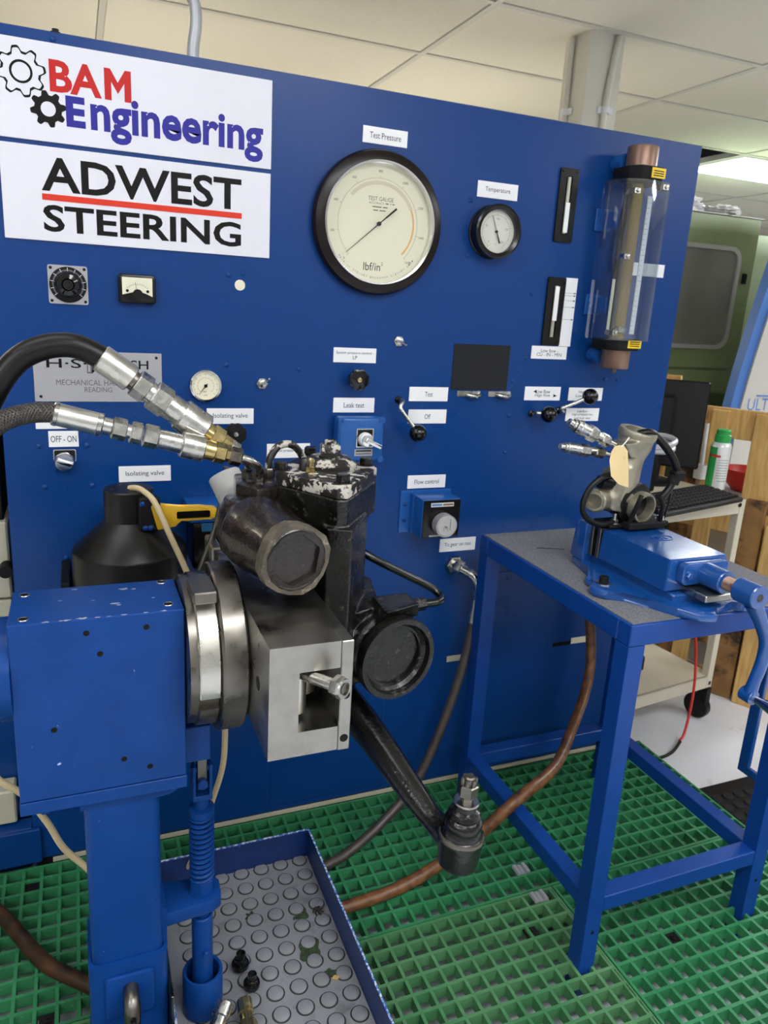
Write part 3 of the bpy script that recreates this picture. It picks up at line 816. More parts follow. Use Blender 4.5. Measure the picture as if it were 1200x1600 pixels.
for z in (1.66, 1.205):
    bm = nb(); cyl(bm, (fx - .02, -.004, z), (fx - .02, fy + .03, z), .02, 16); obj('pipe_union', bm, M_box, t)

# ---------------------------------------------------------------- left hand instruments
t = thing('control_dial', (-.205, 0, 1.266), 'square grey plate with a black graduated rotary dial', 'dial')
bm = nb(); prism(bm, rrect(-.2405, -.1695, 1.265, 1.337, .004), .0003, .003, wallM(0, 0)); obj('plate', bm, M_cond, t)
MD = wallM(-.205, 1.301, -.003)
bm = nb(); lathe(bm, [(.0335, .003), (.0335, .0045), (0, .0045)], (-.205, 0, 1.301), (0, -1, 0), 48); sk = obj('dial_disc', bm, M_matte, t)
bm = nb(); M2 = wallM(-.205, 1.301, -.0045); ticks(bm, M2, .0255, .032, math.radians(-40), math.radians(220), 10, .0005); ticks(bm, M2, .0255, .0285, math.radians(-40), math.radians(220), 50, .0002); obj('scale', bm, M_white, sk)
bm = nb(); lathe(bm, [(.0245, .0045), (.0235, .014), (.020, .019), (.012, .021), (.0105, .020), (.009, .022), (.006, .022), (.0055, .0205), (0, .0205)], (-.205, 0, 1.301), (0, -1, 0), 36); obj('knob', bm, M_ball, t)
for sx in (-.235, -.175):
    for sz in (1.2705, 1.3315): inst('screw', scr2_me, (sx, -.003, sz), t)
t = thing('panel_meter', (-.078, 0, 1.273), 'small black framed cream panel meter', 'meter')
bm = nb(); prism(bm, rrect(-.114, -.043, 1.273, 1.329, .007), .0003, .016, wallM(0, 0), .003); obj('case', bm, M_bake, t)
bm = nb(); prism(bm, [(-.107, 1.289), (-.094, 1.2925), (-.078, 1.297), (-.062, 1.2925), (-.050, 1.287), (-.050, 1.3225), (-.107, 1.3225)], .016, .0165, wallM(0, 0)); fc = obj('face', bm, M_cream, t)
M2 = wallM(-.078, 1.280, -.0167)
bm = arc_strip(.029, .0293, math.radians(50), math.radians(130), 20, M2); ticks(bm, M2, .029, .0325, math.radians(50), math.radians(130), 10, .0002); obj('scale', bm, M_ink, fc)
bm = nb(); prism(bm, [(-.078 + .009 * math.cos(PI * k / 12), 1.2925 + .008 * math.sin(PI * k / 12)) for k in range(13)], .0165, .018, wallM(0, 0)); obj('pivot_cover', bm, M_bake, fc)
bm = needle(M2, .018, .034, math.radians(97), .0003, .0002, .0006); obj('pointer', bm, M_ink, fc)
for sx in (-.0975, -.059):
    inst('screw', scr2_me, (sx, -.0165, 1.297), t)
t = thing('rotary_switch', (-.228, 0, .935), 'chrome rotary switch with black backplate under the OFF - ON label', 'switch')
bm = nb(); prism(bm, rrect(-.249, -.206, .952, .978, .003), .0003, .003, wallM(0, 0)); obj('backplate', bm, M_chrome, t)
bm = nb(); prism(bm, rrect(-.247, -.208, .954, .976, .003), .003, .0036, wallM(0, 0)); obj('backplate_face', bm, M_matte, t)
bm = nb(); lathe(bm, [(.020, .0003), (.020, .010), (.018, .014), (.016, .016), (0, .016)], (-.2285, 0, .953), (0, -1, 0), 32); obj('collar', bm, M_chrome, t)
bm = nb(); Mh = wallM(-.2285, .953, -.016) @ Matrix.Rotation(math.radians(-20), 4, 'Z'); prism(bm, rrect(-.0165, .0165, -.0045, .0045, .002), 0, .010, Mh, .001); obj('handle', bm, M_chrome, t)

# toggles
for x, z, lab, d in ((.178, 1.117, 'small metal toggle switch right of the chrome gauge', (.5, -.6, .55)), (.497, 1.219, 'small metal toggle switch below the big gauge', (.45, -.7, -.35))):
    t = thing('toggle_switch', (x, 0, z), lab, 'switch', 'toggle switches')
    bm = nb(); lathe(bm, [(.0125, .0003), (.0125, .005)], (x, 0, z), (0, -1, 0), 6); lathe(bm, [(.0085, .005), (.0085, .012), (.0065, .013), (0, .013)], (x, 0, z), (0, -1, 0), 18); obj('nut', bm, M_zinc, t)
    p = Vector((x, -.011, z)); bm = nb(); cyl(bm, p, p + Vector(d) * .024, .0022, 10, .0036, ch=.0005); obj('bat', bm, M_chrome, t)
# scalloped hand knobs
def star_knob(x, z, y1, r, lab, m, cap):
    t = thing('hand_knob', (x, 0, z), lab, 'knob', 'scalloped hand knobs')
    bm = nb(); cyl(bm, (x, -.0003, z), (x, -y1, z), .006, 14); obj('spindle', bm, M_zinc, t)
    poly = []
    for k in range(80):
        a = 2 * PI * k / 80; q = abs(math.sin(a * 4)); poly.append(((r * (.84 + .16 * q ** .6)) * math.cos(a), (r * (.84 + .16 * q ** .6)) * math.sin(a)))
    bm = nb(); prism(bm, poly, y1, y1 + .012, wallM(x, z), .0012); obj('grip', bm, m, t)
    bm = nb(); lathe(bm, [(.005, y1 + .012), (.005, y1 + .015), (0, y1 + .016)], (x, 0, z), (0, -1, 0), 14); obj('cap_nut', bm, cap, t)
star_knob(.391, 1.132, .028, .0245, 'black scalloped hand knob under the System pressure control label', M_ball, M_brass)
star_knob(.116, 1.009, .016, .0245, 'grey black scalloped hand knob under the Isolating valve label, partly behind couplings', M_matte, M_zinc)

# leak test switch box
t = thing('switch_box', (.40, 0, .945), 'blue switch box with chrome rotary handle under the Leak test label', 'switch box')
bm = nb(); box(bm, .346, .458, -.040, -.0003, .943, 1.047, .007, 3); obj('body', bm, M_box, t)
for x in (.352, .452):
    for z in (.949, 1.041):
        bm = nb(); lathe(bm, [(.0075, .034), (.0075, .042), (.004, .042), (.004, .040), (0, .040)], (x, 0, z), (0, -1, 0), 16)
        obj('corner_lug', bm, M_box, t)
bm = nb(); ringplate(bm, rrect(.389, .431, .978, 1.022, .002), rrect(.3915, .4285, .9805, 1.0195, .001), .04, .043, wallM(0, 0)); obj('escutcheon', bm, M_chrome, t)
bm = nb(); box(bm, .391, .429, -.0415, -.0398, .980, 1.020); obj('escutcheon_face', bm, M_matte, t)
bm = nb(); lathe(bm, [(.0165, .0405), (.0165, .052), (.0145, .056), (0, .056)], (.410, 0, .997), (0, -1, 0), 28); obj('collar', bm, M_white, t)
bm = nb(); lathe(bm, [(.013, .056), (.013, .064), (0, .066)], (.410, 0, .997), (0, -1, 0), 24); Mh = wallM(.410, .997, -.056) @ Matrix.Rotation(math.radians(-25), 4, 'Z'); prism(bm, rrect(-.006, .034, -.005, .005, .002), .002, .018, Mh, .001); obj('handle', bm, M_chrome, t)
bm = nb(); box(bm, .387, .431, -.0408, -.0399, .958, .974); pl = obj('rating_plate', bm, M_cond, t)
bm = nb(); box(bm, .390, .428, -.0411, -.0409, .968, .971); box(bm, .390, .428, -.0411, -.0409, .962, .9635); obj('print', bm, M_ink, pl)

# flow control dial box
t = thing('dial_box', (.607, 0, .752), 'blue box with black face and grey dial under the Flow control label', 'control box')
bm = nb(); box(bm, .557, .659, -.070, -.004, .755, .853, .003, 2); obj('body', bm, M_box, t)
bm = nb(); box(bm, .527, .665, -.004, -.0003, .752, .860, .001); box(bm, .553, .557, -.02, -.004, .755, .853); obj('mounting_plate', bm, M_box, t)
for z in (.785, .825):
    inst('screw', scr_me, (.540, -.004, z), t)
bm = nb(); box(bm, .559, .657, -.0745, -.070, .757, .851, .001); obj('face_plate', bm, M_bake, t)
for z, m_, nm in ((.835, M_canwhite, 'name_sticker'), (.760, M_cond, 'bottom_strip')):
    bm = nb(); box(bm, .577, .638, -.0752, -.0744, z, z + (.010 if z > .8 else .004)); st = obj(nm, bm, m_, t)
for xa, xb, m_ in ((.579, .606, M_ultblue), (.609, .636, M_wooddark)):
    bm = nb(); box(bm, xa, xb, -.0755, -.0752, .8378, .8422); obj('sticker_print', bm, m_, t)
bm = nb()
poly = []
for k in range(96): a = 2 * PI * k / 96; poly.append(((.0275 + .0008 * (k % 2)) * math.cos(a), (.0275 + .0008 * (k % 2)) * math.sin(a)))
prism(bm, poly, .0745, .098, wallM(.611, .792)); obj('dial_knob', bm, M_cond, t)
bm = nb(); lathe(bm, [(.025, .098), (.024, .0995), (0, .0995)], (.611, 0, .792), (0, -1, 0), 32); dk = obj('dial_top', bm, mat('frosted_dial', (176, 176, 172), .35), t)
bm = nb(); lathe(bm, [(.006, .0995), (.0055, .103), (0, .1035)], (.607, 0, .788), (0, -1, 0), 14); box(bm, .619, .6205, -.1, -.0995, .775, .81); obj('dial_centre', bm, M_zinc, t)

# levers with black ball ends
def lever(pivot, elbow, ball, lab, r=.0205):
    t = thing('ball_lever', (pivot[0], 0, pivot[2]), lab, 'lever', 'ball ended levers')
    bm = nb(); lathe(bm, [(.009, .0003), (.009, .006), (.006, .008), (.006, .012)], (pivot[0], 0, pivot[2]), (0, -1, 0), 18); obj('boss', bm, M_bake, t)
    bm = nb(); tube(bm, [(pivot[0], -.002, pivot[2]), (pivot[0], elbow[1] * .7, pivot[2]), elbow, tuple((Vector(elbow) + Vector(ball)) / 2), ball], .0048, 12, 6); obj('rod', bm, M_zinc, t)
    bm = nb(); u = bmesh.ops.create_uvsphere(bm, u_segments=28, v_segments=18, radius=r); bmesh.ops.translate(bm, vec=ball, verts=bm.verts); obj('ball', bm, M_ball, t)
lever((.506, 0, 1.083), (.497, -.038, 1.068), (.540, -.050, 1.011), 'long lever with black ball beside the Test and Off labels')
lever((.880, 0, 1.050), (.876, -.034, 1.056), (.900, -.050, 1.055), 'short lever with black ball under the arrow label')
lever((.962, 0, 1.058), (.950, -.034, 1.068), (1.020, -.050, 1.101), 'raised lever with black ball in front of the High flow label')
# dark plate and its two clips
t = thing('cover_plate', (.721, 0, 1.109), 'dark grey rectangular plate right of the lever', 'plate')
bm = nb(); box(bm, .643, .799, -.0025, -.0003, 1.109, 1.2185, .0005); obj('plate', bm, M_slate, t)
for x0, lab in ((.661, 'bright metal spring clip under the dark plate, left'), (.748, 'bright metal spring clip under the dark plate, right')):
    t = thing('spring_clip', (x0 + .033, 0, 1.088), lab, 'clip', 'spring clips')
    bm = nb(); box(bm, x0, x0 + .064, -.0025, -.0003, 1.092, 1.106, .0005); obj('strip', bm, M_zinc, t)
    bm = nb(); tube(bm, [(x0 + .022, -.003, 1.098), (x0 + .03, -.014, 1.096), (x0 + .045, -.016, 1.094), (x0 + .058, -.008, 1.095), (x0 + .064, -.003, 1.097)], .004, 8, 4, 1.3); obj('spring', bm, M_zinc, t)

# "..bex" blue unit on the panel behind the gear
t = thing('control_box', (.07, -.06, .74), 'blue topped black faced box with white lettering behind the yellow handle', 'control box')
bm = nb(); box(bm, .005, .140, -.110, -.0003, .838, .868, .004, 2); obj('lid', bm, M_box, t)
bm = nb(); box(bm, .012, .135, -.105, -.0003, .735, .8375, .004, 2); obj('body', bm, M_bake, t)
bm = nb(); box(bm, .030, .130, -.1065, -.105, .818, .8365); nmp = obj('name_strip', bm, mat('teal_strip', (36, 92, 132), .4), t)
text('bex', .081, .118, .8215, .8335, -.1066, t, M_white, bold=.02)
text('FLOW C', .060, .118, .800, .8075, -.1052, t, M_slate)

# ================================================================ drip tray with studded mat
t = thing('drip_tray', (.08, -.58, .001), 'shallow blue metal drip tray on the grating under the steering gear', 'tray')
tx0, tx1, ty0, ty1 = -.092, .260, -.98, -.196
bm = nb(); box(bm, tx0, tx1, ty0, ty1, .001, .022); obj('tray_floor', bm, M_traypaint, t)
for a in ((tx0, tx1, ty1 - .003, ty1), (tx0, tx1, ty0, ty0 + .003), (tx0, tx0 + .003, ty0 + .003, ty1 - .003), (tx1 - .003, tx1, ty0 + .003, ty1 - .003)):
    bm = nb(); box(bm, *a, .022, .099); w = obj('tray_wall', bm, M_traypaint, t)
    bm = nb(); box(bm, a[0] - .0004, a[1] + .0004, a[2] - .0004, a[3] + .0004, .0985, .1003); obj('worn_rim', bm, M_rim, w)
bm = nb(); box(bm, tx0 + .004, tx1 - .004, ty0 + .004, ty1 - .004, .0225, .0285)
smat = tag(obj('rubber_mat', bm, M_mat), 'oily grey rubber mat with round studs lying in the blue tray', 'mat')
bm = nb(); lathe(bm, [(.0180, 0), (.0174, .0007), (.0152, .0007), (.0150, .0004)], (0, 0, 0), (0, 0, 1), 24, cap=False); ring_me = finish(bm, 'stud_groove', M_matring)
bm = nb(); lathe(bm, [(.0150, .0), (.0147, .0022), (.0136, .0027), (0, .0027)], (0, 0, 0), (0, 0, 1), 24); stud_me = finish(bm, 'stud', M_mattop)
for i in range(8):
    for j in range(17):
        x, y = .235 - .0455 * i, -.2105 - .0455 * j
        if x < tx0 + .02 or y < ty0 + .02: continue
        s_ = inst('stud', stud_me, (x, y, .0285), smat)
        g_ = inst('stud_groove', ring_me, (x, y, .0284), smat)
def blob(cx, cy, r, n=22, seed=1, ex=1.):
    rnd = random.Random(seed)
    ks = [(rnd.uniform(.1, .3), rnd.randint(2, 6), rnd.uniform(0, 6)) for _ in range(3)]
    return [(cx + ex * r * (1 + sum(a * math.sin(k * 2 * PI * i / n + p) for a, k, p in ks)) * math.cos(2 * PI * i / n), cy + r * (1 + sum(a * math.sin(k * 2 * PI * i / n + p) for a, k, p in ks)) * math.sin(2 * PI * i / n)) for i in range(n)]
for k, (x, y, r, lab) in enumerate(((.195, -.367, .016, 'green oily puddle on the mat nearest the tray corner'), (.187, -.455, .024, 'green oily puddle between mat studs in the tray middle'), (.093, -.335, .010, 'small green oil spot near the spring bracket'), (.255 - .045, -.52, .010, 'small dark wet spot beside the tan leaf'))):
    bm = nb(); prism(bm, blob(x, y, r, seed=k + 3), .02855, .0299)
    tag(obj('oil_puddle', bm, M_oil), lab, 'puddle', 'oil puddles in the tray')
bm = nb(); prism(bm, blob(.216, -.536, .006, 14, 9), .0313, .0323); tag(obj('leaf_scrap', bm, M_debris), 'small tan scrap lying on the mat in the tray', 'debris')
bm = nb()
for k in range(7):
    a = k * .9; tube(bm, [(.231, -.371, .034), (.231 + .008 * math.cos(a), -.371 + .008 * math.sin(a), .037), (.231 + .012 * math.cos(a + .5), -.371 + .012 * math.sin(a + .5), .0325)], .0014, 6, 3)
tag(obj('fluff', bm, M_fly), 'dark tuft of fluff on the mat near the tray wall', 'debris')
# loose fittings in the tray
def fitting(name, p, axis, prof, m, lab, hexat=None, hexr=0., parts=None):
    t = thing(name, p, lab, 'fitting', 'loose fittings in the tray')
    bm = nb(); lathe(bm, prof, p, axis, 24); obj('body', bm, m, t)
    if hexat:
        bm = nb(); lathe(bm, [(hexr * .93, hexat[0]), (hexr, hexat[0] + .001), (hexr, hexat[1] - .001), (hexr * .93, hexat[1])], p, axis, 6); obj('hex', bm, m, t)
    return t
zt = .0315
fitting('pipe_fitting', (.046, -.455, zt), (.05, .05, 1), [(.013, 0), (.013, .004), (.017, .005), (.017, .012), (.012, .013), (.012, .022), (.009, .023), (.009, .034), (.006, .035), (.006, .03), (0, .03)], M_gblack, 'black pipe fitting standing in the tray, farther of two')
fitting('pipe_fitting', (.058, -.503, zt), (.03, -.05, 1), [(.012, 0), (.012, .003), (.0155, .004), (.0155, .012), (.011, .013), (.011, .021), (.0085, .022), (.0085, .032), (.006, .033), (.006, .028), (0, .028)], M_gblack, 'black pipe fitting standing in the tray, nearer of two')
fitting('hose_coupling', (-.055, -.640, .049), (.48, .72, .28), [(.011, 0), (.011, .04), (.014, .042), (.014, .075), (.0165, .077), (.0165, .098), (.014, .10), (.011, .10), (.011, .09), (0, .09)], M_zinc, 'silver hose coupling leaning in the tray by the cup')
fitting('hose_coupling', (.028, -.640, .048), (.05, .78, .10), [(.011, 0), (.011, .02), (.016, .022), (.016, .05), (.012, .052), (.012, .066), (.014, .067), (.014, .09), (.011, .092), (.009, .092), (.009, .085), (0, .085)], M_brass, 'brassy hose coupling lying in the tray', (.022, .05), .018)

# ================================================================ blue test stand (head, column, screw linkage)
st = thing('test_stand', (-.16, -.51, .001), 'blue test stand with box head on a square column', 'stand')
hx0, hx1, hy0, hy1, hz0, hz1 = -.301, -.066, -.575, -.447, .571, .850
bm = nb(); box(bm, hx0, hx1, hy0, hy1, hz0, hz1, .0015); head = obj('head', bm, M_blue, st)
bm = nb(); box(bm, hx0 - .001, hx1 + .001, hy0 - .001, hy1 + .001, .5495, .5700, .001)
obj('base_plate', bm, M_blue, st)
hole = nb(); lathe(hole, [(.0045, 0), (.0042, .0003), (.0032, .0003), (.0030, .0002), (0, .0002)], (0, 0, 0), (0, 0, 1), 14); hole_me = finish(hole, 'threaded_hole', M_ink)
big = nb(); lathe(big, [(.0078, 0), (.0074, .0006), (.0062, .0006), (.0058, .0002)], (0, 0, 0), (0, 0, 1), 20, cap=False); big_me = finish(big, 'hole_rim', M_zinc)
big2 = nb(); lathe(big2, [(.0062, 0), (.0060, .0003), (0, .0003)], (0, 0, 0), (0, 0, 1), 18); big2_me = finish(big2, 'bolt_hole', M_ink)
for x, y in ((-.281, -.555), (-.284, -.464), (-.086, -.549), (-.087, -.457)):
    b_ = inst('bolt_hole', big2_me, (x, y, hz1), head); inst('hole_rim', big_me, (x, y, hz1), head)
for x, z in ((-.201, .828), (-.120, .828), (-.184, .794), (-.250, .683), (-.157, .617), (-.120, .597)):
    inst('threaded_hole', hole_me, (x, hy0, z), head, (PI / 2, 0, 0))
for x in (-.27, -.085):
    bm = nb(); hexbolt(bm, (x, -.556, .5495), (0, 0, -1), .009, .012); obj('bolt', bm, M_blue, st)
for k, (x, y, r) in enumerate(((-.225, -.5745, .0022), (-.205, -.5735, .0030), (-.232, -.5742, .0016), (-.185, -.574, .0018), (-.150, -.574, .0020), (-.17, -.5742, .0012), (-.252, -.5738, .0022), (-.16, -.53, .0028), (-.155, -.536, .0014), (-.19, -.51, .0012), (-.145, -.475, .0030), (-.13, -.478, .0016), (-.235, -.50, .0012), (-.215, -.46, .0020), (-.12, -.5735, .0016), (-.095, -.574, .0020), (-.105, -.52, .0012))):
    bm = nb(); prism(bm, blob(x, y + r * .6, r, 12, k + 20, 2.2), hz1 + .00002, hz1 + .00012); obj('paint_chip', bm, M_cond, head)
# hub on the left side of the head
bm = nb(); lathe(bm, [(.075, .0), (.075, .018), (.062, .020), (.062, .045), (.07, .047), (.07, .08), (.03, .085), (0, .085)], (hx0, -.51, .757), (-1, 0, 0), 40); obj('hub', bm, M_blue, st)
# column and sleeve
bm = nb(); prism(bm, rrect(-.2175, -.1055, -.562, -.458, .014, 5), .10, .5495); obj('column', bm, M_blue, st, ang=50)
bm = nb(); prism(bm, [(-.222, -.565), (-.10, -.565), (-.085, -.56), (-.09, -.455), (-.225, -.455)], .533, .5493); obj('column_cap', bm, M_blue, st)
bm = nb(); ringplate(bm, rrect(-.2235, -.0995, -.570, -.450, .012, 5), rrect(-.2185, -.1045, -.563, -.457, .014, 5), .001, .236); slv = obj('sleeve', bm, M_blue, st, ang=50)
bm = nb(); prism(bm, rrect(-.200, -.122, .13, .215, .006), .570, .577, wallM(0, 0), .003); obj('weld_plate', bm, M_blue, st)
bm = nb(); tube(bm, [(-.160, -.560, .188), (-.160, -.592, .186), (-.160, -.606, .170), (-.161, -.610, .12), (-.162, -.612, .04)], [.012, .012, .0135, .0125, .011], 14, 6); obj('clamp_handle', bm, M_dsteel, st)
bm = nb(); lathe(bm, [(.005, 0), (.004, .003), (0, .002)], (-.160, -.6195, .168), (0, -1, .15), 12); obj('handle_pin', bm, M_bake, st)
bm = nb(); box(bm, -.228, -.0945, -.70, -.445, .0005, .012, .002); obj('foot_plate', bm, M_blue, st)
bm = nb(); box(bm, -.099, -.094, -.60, -.50, .012, .17, .001); obj('gusset', bm, M_dsteel, st)
# side plate under the chuck, clevis, spring rod
bm = nb(); box(bm, -.0655, -.026, -.556, -.452, .578, .640, .001); obj('side_plate', bm, M_blue, st)
rx, ry = -.034, -.51
bm = nb(); box(bm, rx - .016, rx - .011, ry - .016, ry + .010, .487, .546, .001); box(bm, rx + .011, rx + .016, ry - .016, ry + .010, .487, .546, .001); box(bm, rx - .016, rx + .016, ry - .016, ry + .010, .480, .489, .001)
obj('clevis', bm, M_blue, st)
bm = nb(); cyl(bm, (rx, ry - .02, .512), (rx, ry + .014, .512), .0085, 16, ch=.001); cyl(bm, (rx - .018, ry - .004, .536), (rx + .018, ry - .004, .536), .006, 12); obj('clevis_pin', bm, M_blue, st)
bm = nb(); box(bm, rx - .008, rx + .008, ry - .012, ry + .008, .500, .577, .001); obj('link', bm, M_dsteel, st)
bm = nb(); cyl(bm, (rx, ry, .26), (rx, ry, .481), .0125, 18); obj('rod', bm, M_blue, st)
bm = nb(); lathe(bm, [(.0125, .444), (.0215, .446), (.0215, .458), (.0125, .460)], (rx, ry, 0), (0, 0, 1), 22); obj('spring_seat', bm, M_blue, st)
pts = []
turns = 13
for k in range(turns * 14 + 1):
    a = 2 * PI * k / 14; pts.append((rx + .0185 * math.cos(a), ry + .0185 * math.sin(a), .312 + (.444 - .312) * k / (turns * 14)))
bm = nb(); tube(bm, pts, .0034, 7, 1); obj('spring', bm, M_blue, st)
bm = nb(); lathe(bm, [(.021, .292), (.021, .314), (.018, .316)], (rx, ry, 0), (0, 0, 1), 6, rot=.3); lathe(bm, [(.023, .289), (.023, .292)], (rx, ry, 0), (0, 0, 1), 20); obj('lock_nut', bm, M_blue, st)
bm = nb(); prism(bm, [(-.106, -.548), (-.02, -.540), (-.004, -.530), (-.002, -.495), (-.012, -.482), (-.106, -.470)], .262, .289, None, .003); obj('bracket', bm, M_blue, st)
bm = nb(); prism(bm, [(-.106, .225), (-.098, .225), (-.098, .30), (-.106, .31)], .47, .548, wallM(0, 0)); obj('bracket_flange', bm, M_blue, st)
bm = nb(); lathe(bm, [(.0125, .20), (.0125, .262)], (rx, ry, 0), (0, 0, 1), 18); ob_ = obj('rod_end', bm, M_blue, st)
bm = nb(); lathe(bm, [(.0185, .09), (.0185, .236), (.0165, .238), (.0135, .238), (.0135, .21)], (rx, ry, 0), (0, 0, 1), 26); obj('adjuster_tube', bm, M_blue, st)
bm = nb(); hexbolt(bm, (rx + .003, ry - .018, .168), (.1, -1, 0), .006, .007); obj('set_screw', bm, M_blue, st)
bm = nb(); lathe(bm, [(.036, .0318), (.0355, .112), (.034, .1145), (.031, .1145), (.029, .112), (.029, .06), (0, .06)], (rx, ry, 0), (0, 0, 1), 36); obj('cup', bm, M_blue, st)

# ================================================================ steel fixture on the head: chuck, ring, clamping block
fx_ = thing('clamp_fixture', (.04, -.51, .65), 'bare steel clamping block with round chuck fixed to the blue head', 'fixture')
AX, AY, AZ = 1, -.51, .757
def band(r0, r1, a0, a1, x0, x1, seg, m, name, ch=.0015):
    """arc band about the X axis; angle 0 faces -Y (viewer), positive up"""
    bm = nb()
    prof = [(r0, x0), (r1 - ch, x0), (r1, x0 + ch), (r1, x1 - ch), (r1 - ch, x1), (r0, x1)]
    rings = []
    for i in range(seg + 1):
        a = math.radians(a0 + (a1 - a0) * i / seg)
        rings.append([bm.verts.new((x, AY - r * math.cos(a), AZ + r * math.sin(a))) for r, x in prof])
    n = len(prof)
    for A, B in zip(rings, rings[1:]):
        for k in range(n):
            bm.faces.new((A[k], A[(k + 1) % n], B[(k + 1) % n], B[k]))
    bm.faces.new(rings[0]); bm.faces.new(rings[-1][::-1])
    return obj(name, bm, m, fx_)
bm = nb(); lathe(bm, [(.116, -.0645), (.116, -.052), (.112, -.050), (.100, -.05), (.100, -.021)], (0, AY, AZ), (1, 0, 0), 64); obj('back_disc', bm, M_dsteel, fx_)
band(.095, .122, -14, 72, -.052, -.0215, 28, M_polish, 'polished_jaw')
band(.095, .113, -25, -14, -.052, -.0215, 6, M_dsteel, 'jaw_gap')
band(.095, .121, -150, -25, -.052, -.0215, 40, M_dsteel, 'lower_jaw')
band(.095, .119, 72, 205, -.052, -.0215, 40, M_dsteel, 'upper_jaw')
bm = nb(); box(bm, -.056, -.022, AY - .09, AY - .02, AZ + .108, AZ + .126, .002); obj('jaw_block', bm, M_dsteel, fx_)
bm = nb(); lathe(bm, [(.120, -.021), (.131, -.020), (.1335, -.017), (.1335, .015), (.131, .018), (.120, .019)], (0, AY, AZ), (1, 0, 0), 80); obj('ring', bm, M_dsteel, fx_)
# block with a rectangular window in the front
bx0, bx1, bx2 = .0195, .1185, .1365
by0, by1, bz0, bz1 = -.748, -.305, .690, .857
wx0, wx1, wz0, wz1 = .061, .1185, .727, .817
bm = nb()
prism(bm, [(bx0, bz0), (bx1, bz0), (bx1, wz0), (wx0, wz0), (wx0, wz1), (bx1, wz1), (bx1, bz1), (bx0, bz1)], .640, -by0, wallM(0, 0))
box(bm, bx0, bx1, -.640, by1, bz0, bz1)
bmesh.ops.remove_doubles(bm, verts=bm.verts, dist=.0001)
obj('block', bm, M_steel, fx_)
bm = nb(); box(bm, bx1 + .0006, bx2, by0 - .002, by1, bz0 - .001, bz1, .0012); epl = obj('end_plate', bm, M_steel, fx_)
for z in (.775, .708):
    inst('bolt_hole', big2_me, (.1275, by0 - .002, z), epl, (PI / 2, 0, 0))
bm = nb(); box(bm, wx0, wx1, -.643, -.6405, wz0, wz1); obj('cavity_back', bm, M_iron, fx_)
bm = nb(); cyl(bm, (.068, -.70, .735), (.068, -.70, .812), .017, 24); cyl(bm, (.092, -.655, .74), (.092, -.655, .815), .02, 20); obj('clamp_pin', bm, M_polish, fx_)
d = Vector((.52, -.84, .06)).normalized(); p = Vector((.072, -.733, .806))
bm = nb(); cyl(bm, p - d * .01, p + d * .066, .0085, 20, ch=.001); obj('clamp_bolt', bm, M_zinc, fx_)
bm = nb(); q = p + d * .054
lathe(bm, [(.0145, 0), (.0155, .002), (.0155, .013), (.0138, .0155)], q, d, 6, rot=.2); lathe(bm, [(.0135, .0155), (.0130, .017), (.0095, .017), (.009, .014)], q, d, 24, cap=False); obj('bolt_nut', bm, M_zinc, fx_)
bm = nb(); lathe(bm, [(.0082, .0), (.0080, .0175), (.0055, .0185), (.005, .0165), (0, .0165)], q, d, 20); obj('bolt_tip', bm, M_dsteel, fx_)
bm = nb(); lathe(bm, [(.0105, 0), (.0100, .0006), (.0, .0006)], (bx0, -.685, .775), (-1, 0, 0), 20); obj('side_hole', bm, M_ink, fx_)
# wider rear pad of the block
bm = nb(); box(bm, .012, .03, -.345, -.26, .70, .862, .003); obj('rear_lug', bm, M_steel, fx_)

# ================================================================ steering gear
g = thing('steering_gear', (.19, -.45, .62), 'dark oily power steering gear box clamped on the steel block', 'steering gear')
def remesh(o, vox, smooth=0, fac=.5):
    m = o.modifiers.new('r', 'REMESH'); m.mode = 'VOXEL'; m.voxel_size = vox; m.use_smooth_shade = True
    if smooth:
        q = o.modifiers.new('s', 'SMOOTH'); q.iterations = smooth; q.factor = fac
    return o
ca, sa = math.cos(math.radians(280)), math.sin(math.radians(280))
aF = Vector((ca, sa, 0))                 # facing direction of the cylinder caps
F = Vector((.084, -.622, .934))
bm = nb()
lathe(bm, [(.051, -.002), (.053, .02), (.0545, .05), (.057, .08), (.061, .105), (.062, .135), (.052, .16), (.03, .168), (0, .169)], F, -aF, 40)
lathe(bm, [(0, -.062), (.035, -.05), (.052, -.03), (.058, 0), (.054, .035), (.045, .055), (0, .06)], (.058, -.462, .930), (0, 0, 1), 28)
obj_cyl = obj('main_cylinder', bm, M_ironbrown, g); remesh(obj_cyl, .003, 2)
# flange round the hex plug
oct_ = []
for k in range(16):
    a = 2 * PI * k / 16 + .2; r = .0565 if k % 4 in (0, 1) else .0535; oct_.append((r * math.cos(a), r * math.sin(a)))
u, v, d_ = frame(aF)
MF = Matrix(((u.x, v.x, aF.x, F.x), (u.y, v.y, aF.y, F.y), (u.z, v.z, aF.z, F.z), (0, 0, 0, 1)))
bm = nb(); ringplate(bm, oct_, [(.0475 * math.cos(2 * PI * k / 16 + .2), .0475 * math.sin(2 * PI * k / 16 + .2)) for k in range(16)], -.012, .010, MF); obj('cap_flange', bm, mat('worn_flange', (92, 84, 72), .42, .3, var=.4, vscale=40, bump=.3, bscale=120, spot=((150, 142, 130), .6, .7, 50)), g)
bm = nb(); lathe(bm, [(.048, -.01), (.048, .009), (.045, .011), (.0425, .010)], F, aF, 48, cap=False)
hexp = circ(.0455, 6, rot=.35)
ro = circ(.0426, 48, rot=0)
